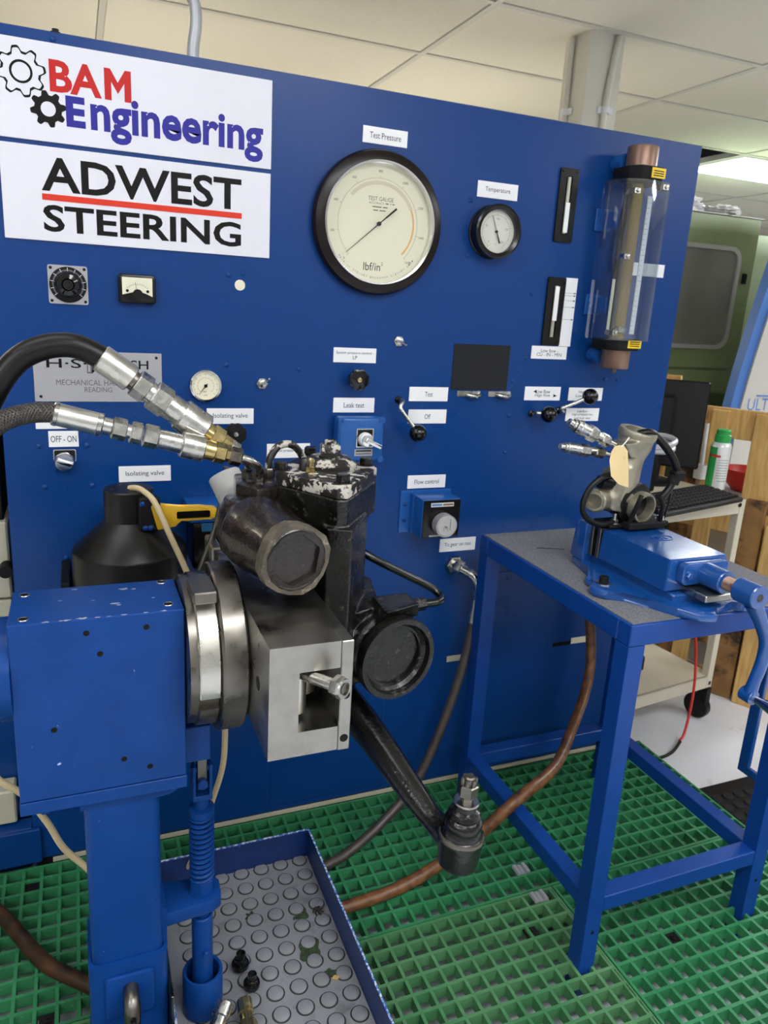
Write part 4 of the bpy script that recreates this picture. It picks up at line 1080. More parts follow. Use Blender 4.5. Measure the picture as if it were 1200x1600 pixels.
# hexagonal recess: ring from circle to hexagon, walls, floor
o_ = [bm.verts.new(MF @ Vector((x, y, .010))) for x, y in ro]
hx_ = []
for k in range(48):
    a = 2 * PI * k / 48; s6 = (a - .35) % (PI / 3) - PI / 6; r = .0415 * math.cos(PI / 6) / math.cos(s6); hx_.append((r * math.cos(a), r * math.sin(a)))
h1 = [bm.verts.new(MF @ Vector((x * .985, y * .985, .009))) for x, y in hx_]; h2 = [bm.verts.new(MF @ Vector((x * .93, y * .93, -.016))) for x, y in hx_]
for k in range(48):
    j = (k + 1) % 48
    bm.faces.new((o_[k], o_[j], h1[j], h1[k])); bm.faces.new((h1[k], h1[j], h2[j], h2[k]))
bm.faces.new(h2); obj('hex_plug', bm, M_ironbrown, g, ang=25)
# upper block, vertical body and lower housing as one casting
cL, cF, cR, cB = (.0896, -.4565), (.172, -.588), (.284, -.446), (.196, -.310)
ctr = ((cL[0] + cF[0] + cR[0] + cB[0]) / 4, (cL[1] + cF[1] + cR[1] + cB[1]) / 4)
def shrink(poly, f): return [(ctr[0] + (x - ctr[0]) * f, ctr[1] + (y - ctr[1]) * f) for x, y in poly]
def cut(poly, c):
    out = []
    n = len(poly)
    for i in range(n):
        p0, p1, p2 = Vector(poly[i - 1]), Vector(poly[i]), Vector(poly[(i + 1) % n])
        for q in (p0, p2):
            pass
        out.append(tuple(p1 + (p0 - p1).normalized() * c)); out.append(tuple(p1 + (p2 - p1).normalized() * c))
    return out
cov = cut([cL, cF, cR, cB], .016)
bm = nb()
prism(bm, cut([cL, cF, cR, cB], .014), .948, 1.006)
prism(bm, shrink(cut([cL, cF, cR, cB], .02), .86), .62, .95)
prism(bm, [(.150, -.575), (.185, -.592), (.245, -.50), (.20, -.38), (.13, -.40)], .66, .96)
HC = Vector((.272, -.604, .737))
lathe(bm, [(.058, .028), (.066, .035), (.066, .11), (.05, .15), (0, .16)], HC - aF * .006, -aF, 36)
quadbox(bm, [(.16, -.55, .67), (.27, -.545, .67), (.29, -.43, .67), (.16, -.43, .67), (.17, -.565, .80), (.255, -.555, .815), (.28, -.44, .82), (.17, -.43, .84)])
# flat boss on the housing
quadbox(bm, [(.240, -.585, .795), (.318, -.570, .795), (.318, -.50, .76), (.236, -.52, .76), (.246, -.604, .822), (.316, -.578, .820), (.314, -.53, .822), (.246, -.535, .824)])
lathe(bm, [(.05, 0), (.05, .05), (.045, .06)], (.19, -.45, .60), (0, 0, 1), 24)
hs = obj('housing', bm, M_iron, g); remesh(hs, .0026, 2)
bm = nb(); lathe(bm, [(.062, -.02), (.0705, -.018), (.0715, -.003), (.070, .002), (.0615, .002), (.0595, -.008), (.054, -.013), (.050, -.013), (.049, -.024), (.044, -.026), (0, -.027)], HC, aF, 56); obj('bearing_cap', bm, M_iron, g)
# cover plate with chipped light paint
bm = nb(); prism(bm, cov, 1.0062, 1.027, None, .002); obj('cover_plate', bm, M_cover, g)
for x, y in ((.107, -.452), (.180, -.552), (.262, -.436), (.192, -.334)):
    bm = nb(); hexbolt(bm, (x, y, 1.027), (0, 0, 1), .0115, .014); obj('cover_bolt', bm, M_iron, g)
bm = nb(); lathe(bm, [(.046, 0), (.046, .006), (.040, .010), (.036, .014), (.034, .016)], (.197, -.432, 1.027), (0, 0, 1), 40); obj('adjuster_boss', bm, M_cover, g)
bm = nb(); lathe(bm, [(.0215, .016), (.0215, .019)], (.197, -.432, 1.027), (0, 0, 1), 24); lathe(bm, [(.0185, .019), (.0185, .035), (.0165, .038)], (.197, -.432, 1.027), (0, 0, 1), 6, rot=.4); lathe(bm, [(.010, .038), (.010, .044), (.0085, .045), (.0085, .043), (.005, .043), (.005, .040), (0, .04)], (.197, -.432, 1.027), (0, 0, 1), 20); obj('lock_nut', bm, M_cover, g)
bm = nb(); lathe(bm, [(.008, 0), (.008, .01)], (.150, -.478, 1.027), (0, 0, 1), 6); lathe(bm, [(.0045, .01), (.0045, .017), (.006, .018), (.006, .022), (.003, .025), (0, .025)], (.150, -.478, 1.027), (0, 0, 1), 14); obj('bleed_nipple', bm, M_brass, g)
bm = nb(); lathe(bm, [(.010, 0), (.009, .014), (.006, .019), (0, .02)], (.147, -.452, 1.027), (0, 0, 1), 16); obj('cap', bm, M_cover, g)
# port block on the left with unions
bm = nb(); prism(bm, [(.035, -.44), (.06, -.485), (.115, -.46), (.125, -.40), (.09, -.36), (.045, -.37)], .93, 1.004, None, .004); obj('port_block', bm, M_ironbrown, g)
for x, y in ((.062, -.405), (.074, -.432), (.098, -.405)):
    bm = nb(); lathe(bm, [(.0105, 0), (.0105, .014), (.009, .016)], (x, y, 1.004), (0, 0, 1), 6); obj('union_nut', bm, M_dsteel, g)
bm = nb(); tube(bm, [(.098, -.405, 1.015), (.10, -.403, 1.035), (.115, -.397, 1.055), (.138, -.388, 1.057), (.155, -.382, 1.045), (.17, -.376, 1.022)], .0065, 12, 6); obj('loop_pipe', bm, M_cover, g)
# pale sleeve behind
bm = nb(); cyl(bm, (.072, -.33, .915), (.042, -.29, .985), .030, 28, .030, ch=.003); obj('input_sleeve', bm, mat('pale_grey_sleeve', (176, 176, 172), .5, var=.08, vscale=30), g)
# thin pipe on the right
bm = nb(); tube(bm, [(.25, -.43, .875), (.29, -.45, .853), (.345, -.452, .823), (.396, -.456, .795), (.41, -.47, .782), (.398, -.49, .780), (.362, -.50, .783)], .0075, 12, 6); obj('transfer_pipe', bm, M_gblack, g)
bm = nb(); lathe(bm, [(.012, 0), (.012, .03)], (.33, -.51, .787), (1, .1, 0), 6); obj('pipe_nut', bm, M_iron, g)
# drop arm and ball joint
bm = nb()
tube(bm, [(.19, -.45, .645), (.203, -.55, .640), (.222, -.64, .622), (.243, -.73, .592), (.258, -.785, .572), (.268, -.815, .567)], [.034, .030, .026, .0215, .017, .022], 18, 6)
lathe(bm, [(.04, -.025), (.04, .02)], (.19, -.45, .645), (0, 0, 1), 24)
BJ = Vector((.279, -.838, .566))
lathe(bm, [(.020, -.040), (.029, -.034), (.031, -.01), (.0325, .012), (.030, .018), (.02, .02)], BJ, (.03, -.03, 1), 28)
ar = obj('drop_arm', bm, M_gblack, g); remesh(ar, .003, 2)
AXJ = Vector((.03, -.03, 1)).normalized()
bm = nb(); lathe(bm, [(.0325, .010), (.0335, .013), (.0325, .016), (.030, .017)], BJ, AXJ, 32); obj('seal_ring', bm, M_dsteel, g)
bm = nb(); lathe(bm, [(.028, .015), (.029, .022), (.026, .028), (.0275, .033), (.0265, .040), (.022, .045), (.0235, .049), (.021, .055), (.0155, .058), (.014, .066), (.012, .066)], BJ, AXJ, 32); obj('rubber_boot', bm, M_gblack, g)
bm = nb(); lathe(bm, [(.0075, .06), (.0075, .108), (.006, .110)], BJ, AXJ, 18); obj('ball_stud', bm, M_dsteel, g)
bm = nb(); lathe(bm, [(.0175, .067), (.0185, .0685), (.0175, .071), (.008, .071)], BJ, AXJ, 28); obj('washer', bm, M_zinc, g)
bm = nb(); lathe(bm, [(.0135, .080), (.0145, .081), (.0145, .096), (.0125, .0975)], BJ, AXJ, 6, rot=.3); bm2 = nb()
for k in range(6):
    a = PI / 3 * k + .3 + PI / 6; uu, vv, dd = frame(AXJ); c = BJ + AXJ * .0975 + (uu * math.cos(a) + vv * math.sin(a)) * .0088
    lathe(bm2, [(.0032, 0), (.0032, .009), (.0025, .010)], c, AXJ, 8)
obj('castle_nut', merge([bm, bm2]), M_dsteel, g)

# ================================================================ hoses and couplings on the gear
def chain(t, p, q, segs):
    """fittings along p->q: segs = (name, t0, t1, radius, sides, material)"""
    p, q = Vector(p), Vector(q); L = (q - p).length; d = (q - p).normalized()
    for nm, a, b, r, n, m in segs:
        bm = nb(); ch = min(.0018, r * .12)
        lathe(bm, [(r - ch, a * L), (r, a * L + ch), (r, b * L - ch), (r - ch, b * L)], p, d, n, rot=.4); obj(nm, bm, m, t)
    return d
t = thing('hydraulic_hose', (-.2, -.45, 1.05), 'thick smooth black hose arching in with large silver couplings', 'hose')
bm = nb(); tube(bm, [(-.42, -.47, .80), (-.375, -.46, 1.0), (-.318, -.455, 1.125), (-.282, -.45, 1.185), (-.245, -.45, 1.211), (-.20, -.45, 1.217), (-.158, -.45, 1.198), (-.14, -.45, 1.185)], .0175, 18, 8); obj('hose', bm, M_rubber, t)
chain(t, (-.165, -.45, 1.202), (.034, -.45, 1.056), [('crimp_ferrule', .0, .215, .0205, 28, M_polish), ('collar', .205, .245, .015, 20, M_dsteel), ('swivel_nut', .24, .33, .0215, 6, M_zinc), ('neck', .32, .37, .017, 20, M_zinc),
      ('hex_body', .36, .47, .0235, 6, M_zinc), ('barrel', .46, .58, .0205, 28, M_zinc), ('release_sleeve', .565, .745, .0255, 32, M_zinc), ('plug', .735, .80, .0165, 24, M_brass), ('plug_hex', .79, .875, .0195, 6, M_brass), ('adapter', .87, .94, .0155, 6, M_brass), ('pipe_nut', .93, 1.0, .0155, 6, M_zinc)])
bm = nb(); tube(bm, [(.030, -.45, 1.059), (.043, -.446, 1.048), (.056, -.435, 1.035), (.061, -.415, 1.022), (.062, -.405, 1.008)], .0068, 12, 6); obj('steel_pipe', bm, M_zinc, t)
t = thing('hydraulic_hose', (-.2, -.48, 1.05), 'braided black hose with smaller silver couplings, lower of the two', 'hose')
path = [(-.43, -.52, .88), (-.385, -.505, 1.00), (-.34, -.495, 1.075), (-.298, -.485, 1.112), (-.265, -.48, 1.124), (-.235, -.48, 1.126), (-.215, -.48, 1.121)]
bm = nb(); tube(bm, path, .0125, 16, 8); hz = obj('hose', bm, M_braid, t)
pp = smooth_path(path, 30)
def braid(hand, ph):
    out = []
    acc = 0.
    T = None; u = None
    for i, p in enumerate(pp):
        Tn = (pp[min(i + 1, len(pp) - 1)] - pp[max(i - 1, 0)]).normalized()
        if u is None: u = frame(Tn)[0]
        u = (u - Tn * u.dot(Tn)).normalized(); v = Tn.cross(u)
        if i: acc += (pp[i] - pp[i - 1]).length
        a = hand * acc * 2 * PI / .052 + ph
        out.append(p + (u * math.cos(a) + v * math.sin(a)) * (.0128 + .0004 * math.sin(3 * a + hand)))
    return out
bm = nb()
for k in range(12):
    for hd in (1, -1):
        tube(bm, braid(hd, 2 * PI * k / 12), .0013, 5, 1)
o = obj('braid', bm, M_braid_light, t); o['kind'] = 'stuff'
chain(t, (-.231, -.48, 1.125), (.030, -.48, 1.056), [('crimp_ferrule', .0, .25, .0165, 28, M_polish), ('ferrule_lip', .0, .03, .0172, 28, M_zinc), ('ferrule_lip', .215, .25, .0172, 28, M_zinc), ('collar', .245, .30, .0125, 20, M_zinc), ('swivel_nut', .30, .375, .0165, 6, M_zinc), ('neck', .37, .40, .011, 18, M_zinc),
      ('adapter_hex', .395, .455, .0165, 6, M_zinc), ('body_hex', .465, .545, .0175, 6, M_zinc), ('barrel', .54, .68, .0145, 26, M_zinc), ('release_sleeve', .67, .80, .0200, 40, M_zinc), ('plug', .795, .865, .0150, 24, M_brass), ('plug_hex', .86, .925, .0165, 6, M_brass), ('adapter', .92, .955, .0115, 6, M_brass), ('pipe_nut', .95, 1.02, .0145, 6, M_dsteel)])
bm = nb(); tube(bm, [(.028, -.48, 1.057), (.045, -.478, 1.051), (.062, -.468, 1.040), (.072, -.448, 1.026), (.074, -.432, 1.008)], .0068, 12, 6); obj('steel_pipe', bm, M_zinc, t)

# hose from the panel union down to the floor
t = thing('hydraulic_hose', (.5, -.15, .01), 'dark brown hose from the panel union down to the grating', 'hose')
bm = nb(); lathe(bm, [(.024, .0003), (.024, .016), (.021, .018)], (.690, 0, .657), (0, -1, 0), 6); lathe(bm, [(.015, .018), (.015, .03)], (.690, 0, .657), (0, -1, 0), 20); obj('bulkhead_nut', bm, M_zinc, t)
dU = Vector((.5, -.8, -.2)).normalized(); pU = Vector((.688, -.022, .657))
bm = nb(); lathe(bm, [(.018, 0), (.0195, .002), (.0195, .018), (.017, .02)], pU, dU, 6); lathe(bm, [(.0135, .02), (.0135, .04)], pU, dU, 20); obj('swivel_nut', bm, M_zinc, t)
bm = nb(); tube(bm, [pU + dU * .038, (.718, -.072, .640), (.727, -.080, .612), (.724, -.085, .578)], .0125, 14, 6); obj('elbow', bm, M_zinc, t)
bm = nb(); cyl(bm, (.7245, -.0845, .585), (.714, -.092, .525), .0155, 22, .015, ch=.001); obj('crimp_ferrule', bm, M_zinc, t)
bm = nb(); tube(bm, [(.716, -.09, .535), (.69, -.105, .43), (.64, -.12, .28), (.56, -.145, .13), (.46, -.175, .055), (.36, -.21, .02), (.30, -.226, .0125), (.276, -.232, .0125)], .0118, 14, 8); obj('hose', bm, M_hose_dark, t)
# copper brown hose looping out under the bench
bm = nb(); tube(bm, [(1.02, -.03, .66), (1.09, -.05, .56), (1.11, -.075, .42), (1.09, -.11, .31), (.98, -.20, .225), (.85, -.31, .215), (.70, -.385, .215), (.60, -.375, .125), (.52, -.355, .055), (.42, -.355, .020), (.30, -.362, .0145), (.278, -.364, .0145)], .0140, 16, 8)
tag(obj('hydraulic_hose', bm, M_hose_brown), 'worn copper brown hose looping over the bench rail to the tray', 'hose')
bm = nb(); tube(bm, [(-.52, -.06, .0155), (-.44, -.10, .0155), (-.385, -.17, .0155), (-.315, -.295, .0155), (-.255, -.36, .0155), (-.20, -.405, .0155), (-.15, -.42, .0155), (-.115, -.422, .0155)], .0148, 16, 8)
tag(obj('hydraulic_hose', bm, mat('dark_worn_hose', (30, 23, 18), .4, rgb2=(78, 50, 30), vscale=30, spec=.3)), 'worn brown hose on the grating left of the blue column', 'hose')

# ================================================================ black cone tool with yellow handle, its bracket and cables
t = thing('test_head_tool', (-.115, -.13, .70), 'black cone shaped tool with round neck and yellow grip behind the stand', 'tool')
tc = (-.114, -.13, 0)
bm = nb(); lathe(bm, [(.100, .66), (.109, .665), (.109, .800), (.107, .806), (.05, .860), (.047, .863)], tc, (0, 0, 1), 56); obj('body', bm, M_blackmetal, t)
bm = nb(); lathe(bm, [(.047, .855), (.047, .922), (.045, .9245), (0, .9245)], tc, (0, 0, 1), 44); obj('neck', bm, M_blackmetal, t)
for dx, dy in ((-.015, .02), (.0, -.015), (-.03, -.008)):
    inst('screw', scr2_me, (tc[0] + dx, tc[1] + dy, .9245), t, (-PI / 2, 0, 0))
bm = nb(); box(bm, -.100, -.060, -.188, -.165, .850, .918, .004); obj('handle_mount', bm, M_matte, t)
for x, z in ((-.093, .906), (-.088, .858), (-.078, .858)):
    inst('screw', scr_me, (x, -.188, z), t)
grip = [(-.066, .852), (-.030, .858), (-.022, .874), (-.008, .866), (0, .873), (.008, .867), (.016, .873), (.024, .868), (.034, .872), (.046, .871), (.050, .884), (.046, .892), (.02, .895), (-.02, .893), (-.05, .897), (-.072, .908), (-.078, .90)]
bm = nb(); prism(bm, grip, .168, .190, wallM(0, 0), .003); obj('grip', bm, M_yellow, t)
bm = nb(); prism(bm, rrect(-.03, .034, .8745, .8885, .003), .190, .1912, wallM(0, 0)); obj('grip_inlay', bm, M_bake, t)
bm = nb(); cyl(bm, (.045, -.179, .880), (.070, -.179, .880), .0045, 12); obj('pin', bm, M_zinc, t)
bm = nb(); box(bm, -.245, .03, -.235, -.0003, .640, .6595, .002); box(bm, -.245, -.228, -.14, -.0003, .66, .74, .002)
obj('wall_bracket', bm, M_matte, t)
bm = nb(); tube(bm, [(-.112, -.14, .9265), (-.100, -.155, .930), (-.088, -.168, .926), (-.072, -.19, .912), (-.056, -.21, .875), (-.040, -.22, .835), (-.022, -.225, .79), (-.005, -.23, .74), (.012, -.25, .66), (.026, -.30, .60), (.032, -.35, .55), (.033, -.36, .49), (.028, -.36, .42), (.01, -.34, .33), (.0, -.28, .22), (-.01, -.22, .11), (-.03, -.17, .03), (-.07, -.14, .0062)], .0058, 10, 6)
tag(obj('cable', bm, M_cable), 'cream cable from the cone tool hanging down behind the chuck', 'cable')
bm = nb(); tube(bm, [(-.47, -.22, .45), (-.40, -.26, .455), (-.358, -.30, .433), (-.321, -.30, .394), (-.287, -.30, .33), (-.261, -.30, .265), (-.22, -.30, .205), (-.18, -.31, .14), (-.15, -.32, .05), (-.13, -.33, .0066)], .0062, 10, 6)
tag(obj('cable', bm, M_cable), 'cream cable hanging left of the blue column', 'cable')
bm = nb(); tube(bm, [(.046, -.30, 1.0), (.041, -.30, .952), (.024, -.30, .879), (-.003, -.30, .803), (-.02, -.30, .74), (-.03, -.29, .66)], .0062, 10, 5)
tag(obj('steel_tube', bm, M_dsteel), 'thin grey steel tube leaning behind the chuck', 'tube')

# ================================================================ vise bench
t = thing('work_bench', (.945, -.38, 0), 'blue steel work bench with a speckled grey top beside the cabinet', 'bench')
X0b, X1b, Y0b, Y1b, ZT, TB = .7026, 1.192, -.6563, -.107, .768, .038
for x in (X0b, X1b - TB):
    for y in (Y0b, Y1b - TB):
        bm = nb(); box(bm, x, x + TB, y, y + TB, ZF, ZT - .0425, .001); lg = obj('leg', bm, M_bench, t)
        inst('threaded_hole', hole_me, (x + .02, y - .0001, .09), lg, (PI / 2, 0, 0))
for nm, a in (('top_rail', (X0b, X1b, Y0b, Y0b + .036, ZT - .042, ZT)), ('top_rail', (X0b, X1b, Y1b - .036, Y1b, ZT - .042, ZT)), ('top_rail', (X0b, X0b + .036, Y0b + .0362, Y1b - .0362, ZT - .042, ZT)), ('top_rail', (X1b - .036, X1b, Y0b + .0362, Y1b - .0362, ZT - .042, ZT)),
              ('low_rail', (X0b + TB, X1b - TB, Y0b + .001, Y0b + TB, .135, .171)), ('low_rail', (X0b + TB, X1b - TB, Y1b - TB, Y1b - .001, .135, .171)), ('low_rail', (X0b + .001, X0b + TB, Y0b + TB, Y1b - TB, .135, .171)), ('low_rail', (X1b - TB, X1b - .001, Y0b + TB, Y1b - TB, .135, .171))):
    bm = nb(); box(bm, *a, .0018); obj(nm, bm, M_bench, t)
bm = nb(); box(bm, X0b + .006, X1b - .006, Y0b + .006, Y1b - .006, ZT - .004, ZT + .0025, .0008); obj('bench_top', bm, M_carpet, t)
for x, y, w in ((.78, -.235, .03),):
    bm = nb(); tube(bm, [(x, y, ZT + .0028), (x + w, y - .012, ZT + .003), (x + 2 * w, y - .024, ZT + .0028)], .0007, 5, 3); obj('cut_mark', bm, M_matte, t)
# hanging blue bracket at the right of the bench
t = thing('hanging_frame', (1.36, -.40, .30), 'narrow blue metal frame hanging at the right edge beside the bench', 'frame')
bm = nb(); box(bm, 1.34, 1.352, -.455, -.425, .212, .70, .002); obj('upright', bm, M_vise, t)
bm = nb(); box(bm, 1.34, 1.352, -.60, -.425, .19, .212, .002); obj('foot_bar', bm, M_vise, t)
bm = nb(); box(bm, 1.34, 1.352, -.60, -.575, .212, .70, .002); obj('upright', bm, M_vise, t)
bm = nb(); box(bm, 1.193, 1.352, -.60, -.425, .70, .72, .002); obj('arm', bm, M_vise, t)

# ================================================================ machine vise
t = thing('machine_vise', (.89, -.5, .7705), 'blue machine vise with crank handle bolted on the bench top', 'vise')
z0 = .7707
bm = nb()
prism(bm, [(.800, -.335), (.985, -.335), (.995, -.58), (1.0, -.66), (.985, -.672), (.955, -.665), (.95, -.64), (.885, -.66), (.868, -.692), (.835, -.682), (.812, -.645), (.79, -.60), (.765, -.555), (.73, -.545), (.716, -.52), (.724, -.498), (.748, -.494), (.752, -.484), (.74, -.475), (.745, -.458), (.785, -.43)], z0, z0 + .017, None, .006)
obj('base', bm, M_vise, t)
bm = nb(); box(bm, .826, .965, -.62, -.35, z0 + .012, z0 + .030, .003); obj('bed', bm, M_vise, t)
bm = nb(); box(bm, .855, .935, -.668, -.40, z0 + .0302, z0 + .044, .002); obj('slide_bar', bm, M_steel, t)
bm = nb(); prism(bm, [(-.375, z0 + .016), (-.33, z0 + .016), (-.34, .868), (-.348, .872), (-.375, .872)], .800, .972, Matrix(((0, 0, 1, 0), (1, 0, 0, 0), (0, 1, 0, 0), (0, 0, 0, 1))), .003); obj('fixed_jaw', bm, M_vise, t)
for y in (-.386, -.4085):
    bm = nb(); box(bm, .812, .968, y, y + .0105, .802, .869, .001); jp = obj('jaw_plate', bm, M_dsteel, t)
bm = nb(); quadbox(bm, [(.815, -.605, .803), (.966, -.605, .803), (.968, -.409, .803), (.813, -.409, .803), (.819, -.603, .866), (.962, -.603, .866), (.965, -.409, .8665), (.817, -.409, .8665)]); bmesh.ops.bevel(bm, geom=bm.edges[:], offset=.002, segments=2, affect='EDGES'); mj = obj('moving_jaw', bm, M_vise, t)
bm = nb(); E_ = [(.906 + .026 * math.cos(2 * PI * k / 40), -.485 + .017 * math.sin(2 * PI * k / 40)) for k in range(40)]; E2 = [(.906 + .0235 * math.cos(2 * PI * k / 40), -.485 + .0145 * math.sin(2 * PI * k / 40)) for k in range(40)]
ringplate(bm, E_, E2, .8664, .8676); obj('cast_emblem', bm, M_vise, mj)
bm = nb()
for xa in (.892, .901, .911): box(bm, xa, xa + .005, -.493, -.477, .8664, .8676)
obj('emblem_bars', bm, M_vise, mj)
bm = nb(); prism(bm, rrect(.838, .952, .818, .862, .012), .605, .621, wallM(0, 0), .003); obj('front_flange', bm, M_vise, t)
for x in (.852, .938):
    bm = nb(); hexbolt(bm, (x, -.621, .838), (0, -1, 0), .0075, .007); obj('flange_bolt', bm, M_vise, t)
bm = nb(); lathe(bm, [(.023, 0), (.0225, .048), (.021, .05)], (.897, -.62, .838), (0, -1, 0), 28); obj('screw_boss', bm, M_vise, t)
bm = nb(); prof = []
for k in range(9): prof += [(.0135, .05 + k * .0035), (.0115, .05175 + k * .0035)]
lathe(bm, prof, (.897, -.62, .838), (0, -1, 0), 24); obj('lead_screw', bm, M_brownal, t)
bm = nb(); lathe(bm, [(.021, .078), (.0225, .08), (.0225, .122), (.021, .124)], (.897, -.62, .838), (0, -1, 0), 28); hb_ = obj('crank_hub', bm, M_vise, t)
bm = nb(); lathe(bm, [(.008, .124), (.008, .1246), (.0, .1246)], (.897, -.62, .838), (0, -1, 0), 6); obj('square_socket', bm, M_ironbrown, hb_)
bm = nb(); tube(bm, [(.902, -.728, .822), (.925, -.732, .785), (.944, -.735, .745), (.946, -.735, .705), (.936, -.735, .665), (.931, -.735, .640)], [.016, .0125, .0115, .0115, .011, .013], 14, 6); lathe(bm, [(.014, -.012), (.014, .012)], (.931, -.733, .637), (0, -1, 0), 20); obj('crank_arm', bm, M_vise, t)
bm = nb(); lathe(bm, [(.0065, 0), (.0075, .008), (.009, .02), (.0135, .045), (.015, .06), (.0135, .078), (.010, .088), (0, .09)], (.931, -.745, .637), (.05, -1, 0), 24); obj('handle', bm, M_chrome, t)
bm = nb(); lathe(bm, [(.017, 0), (.017, .002)], (.757, -.503, z0 + .017), (0, 0, 1), 24); obj('washer', bm, M_zinc, t)
bm = nb(); lathe(bm, [(.0095, .002), (.0095, .013), (.0085, .014), (.005, .014), (.005, .010), (0, .01)], (.757, -.503, z0 + .017), (0, 0, 1), 20); obj('clamp_bolt', bm, M_matte, t)

# ================================================================ aluminium steering valve held in the vise
t = thing('steering_valve', (.89, -.39, .84), 'cast aluminium steering valve with hoses and tag held in the vise', 'steering valve')
gy = -.388
bm = nb()
lathe(bm, [(.034, 0), (.032, .04), (.029, .08), (.029, .095), (.036, .115), (.0375, .135), (.034, .138)], (.862, gy, .925), (.24, .05, 1), 32)
lathe(bm, [(.038, 0), (.041, .03), (.036, .055)], (.892, gy - .006, .920), (-.18, 1, .1), 32)
quadbox(bm, [(.825, gy - .03, .91), (.875, gy - .03, .90), (.875, gy + .03, .90), (.825, gy + .03, .91), (.828, gy - .02, .99), (.87, gy - .025, 1.0), (.87, gy + .02, 1.0), (.828, gy + .02, .99)])
quadbox(bm, [(.860, gy - .024, 1.02), (.90, gy - .024, 1.02), (.90, gy + .02, 1.02), (.860, gy + .02, 1.02), (.838, gy - .026, 1.05), (.885, gy - .028, 1.055), (.885, gy + .02, 1.055), (.838, gy + .02, 1.05)])
lathe(bm, [(.026, 0), (.022, .03), (.03, .05)], (.785, gy - .02, .931), (.9, .35, 0), 24)
vb = obj('casting', bm, M_alu, t); remesh(vb, .003, 2)
ax = Vector((.24, .05, 1)).normalized(); p = Vector((.862, gy, .925)) + ax * .145
bm = nb(); ax = Vector((.10, -.18, 1)).normalized(); lathe(bm, [(.030, -.012), (.040, -.006), (.041, .004), (.039, .008), (.0275, .008), (.025, -.006), (0, -.008)], p, ax, 32); obj('top_rim', bm, M_alu, t)
bm = nb(); lathe(bm, [(.0, -.010), (.026, -.010), (.027, .014), (.0278, .016), (.0315, .016), (.033, .012), (.033, -.02)], (.897, gy - .030, .916), (.16, -1, -.08), 36); obj('front_bore', bm, M_alu, t)
bm = nb(); lathe(bm, [(.034, -.02), (.047, -.018), (.047, .0), (.040, .004), (.034, .004)], (.892, gy - .022, .918), (.16, -1, -.08), 36); obj('black_collar', bm, M_rubber, t)
bm = nb(); lathe(bm, [(0, -.012), (.014, -.012), (.0155, .003), (.0205, .003), (.022, 0), (.022, -.012)], (.783, gy - .023, .931), (-.75, -.66, 0), 28); obj('side_port', bm, M_alu, t)
bm = nb(); lathe(bm, [(.014, 0), (.016, .01), (.016, .03), (.012, .04)], (.80, gy - .01, .968), (1, .05, -.05), 20); obj('sensor_plug', bm, M_rubber, t)
for pts in ([(.862, gy - .045, .886), (.864, gy - .06, .93), (.872, gy - .058, .948)], [(.944, gy - .045, .880), (.930, gy - .06, .925), (.920, gy - .058, .945)]):
    bm = nb(); tube(bm, pts, .005, 8, 5); obj('strap_leg', bm, M_matte, t)
bm = nb(); box(bm, .826, .985, gy - .03, gy + .026, .8695, .878, .002); box(bm, .856, .952, gy - .055, gy - .03, .872, .886, .002); box(bm, .84, .96, gy - .006, gy + .006, .84, .870); obj('mount_bracket', bm, M_matte, t)
for x, y in ((.846, gy - .018), (.975, gy - .012), (.955, gy + .01)):
    bm = nb(); hexbolt(bm, (x, y, .878), (0, 0, 1), .0085, .009); cyl(bm, (x, y, .886), (x, y, .900), .005, 12); obj('mount_bolt', bm, M_zinc, t)
chain(t, (.712, gy, 1.092), (.838, gy, 1.042), [('nipple', .0, .14, .0085, 18, M_zinc), ('probe_ring', .08, .12, .0115, 18, M_zinc), ('probe_body', .13, .40, .0135, 22, M_zinc), ('probe_ring', .2, .24, .0155, 20, M_zinc), ('hex', .38, .55, .0165, 6, M_zinc), ('neck', .54, .68, .011, 18, M_zinc), ('nut', .66, .82, .0135, 6, M_zinc), ('pipe', .80, 1.0, .007, 12, M_zinc)])
chain(t, (.698, gy, 1.043), (.842, gy, 1.022), [('nipple', .0, .12, .007, 18, M_zinc), ('probe_ring', .07, .11, .0100, 18, M_zinc), ('probe_body', .11, .34, .0110, 22, M_zinc), ('hex', .33, .50, .0130, 6, M_zinc), ('neck', .49, .62, .009, 18, M_zinc), ('nut', .60, .76, .0115, 6, M_zinc), ('pipe', .74, 1.0, .0055, 12, M_zinc)])
bm = nb(); tube(bm, [(.892, gy, 1.066), (.915, gy - .01, 1.070), (.955, gy, 1.050), (.993, gy, 1.015), (1.016, gy, .978), (1.012, gy, .960)], .0085, 12, 7); obj('ribbed_cable', bm, M_rubber, t)
bm = nb(); tube(bm, [(1.018, gy, .985), (1.003, gy, .950), (.985, gy, .928), (.965, gy + .01, .905), (.945, gy + .01, .892)], .0082, 12, 7); obj('cable_loom', bm, M_rubber, t)
bm = nb(); box(bm, 1.0, 1.03, gy - .014, gy + .012, .962, .984, .004); lathe(bm, [(.014, 0), (.014, .018)], (1.005, gy, .955), (.4, 0, 1), 12); obj('cable_connector', bm, M_matte, t)
bm = nb(); tube(bm, [(.83, gy - .02, .985), (.79, gy - .03, .983), (.762, gy - .03, .962), (.749, gy - .03, .93), (.757, gy - .03, .903), (.785, gy - .03, .885), (.815, gy - .025, .880), (.838, gy - .02, .882)], .0062, 12, 6); obj('looped_cable', bm, M_rubber, t)
bm = nb(); tube(bm, [(1.018, gy + .01, .965), (1.024, gy + .02, .90), (1.02, gy + .03, .83), (1.022, gy + .04, ZT + .006), (1.05, gy + .06, ZT + .006)], .0022, 8, 5); obj('thin_lead', bm, M_rubber, t)
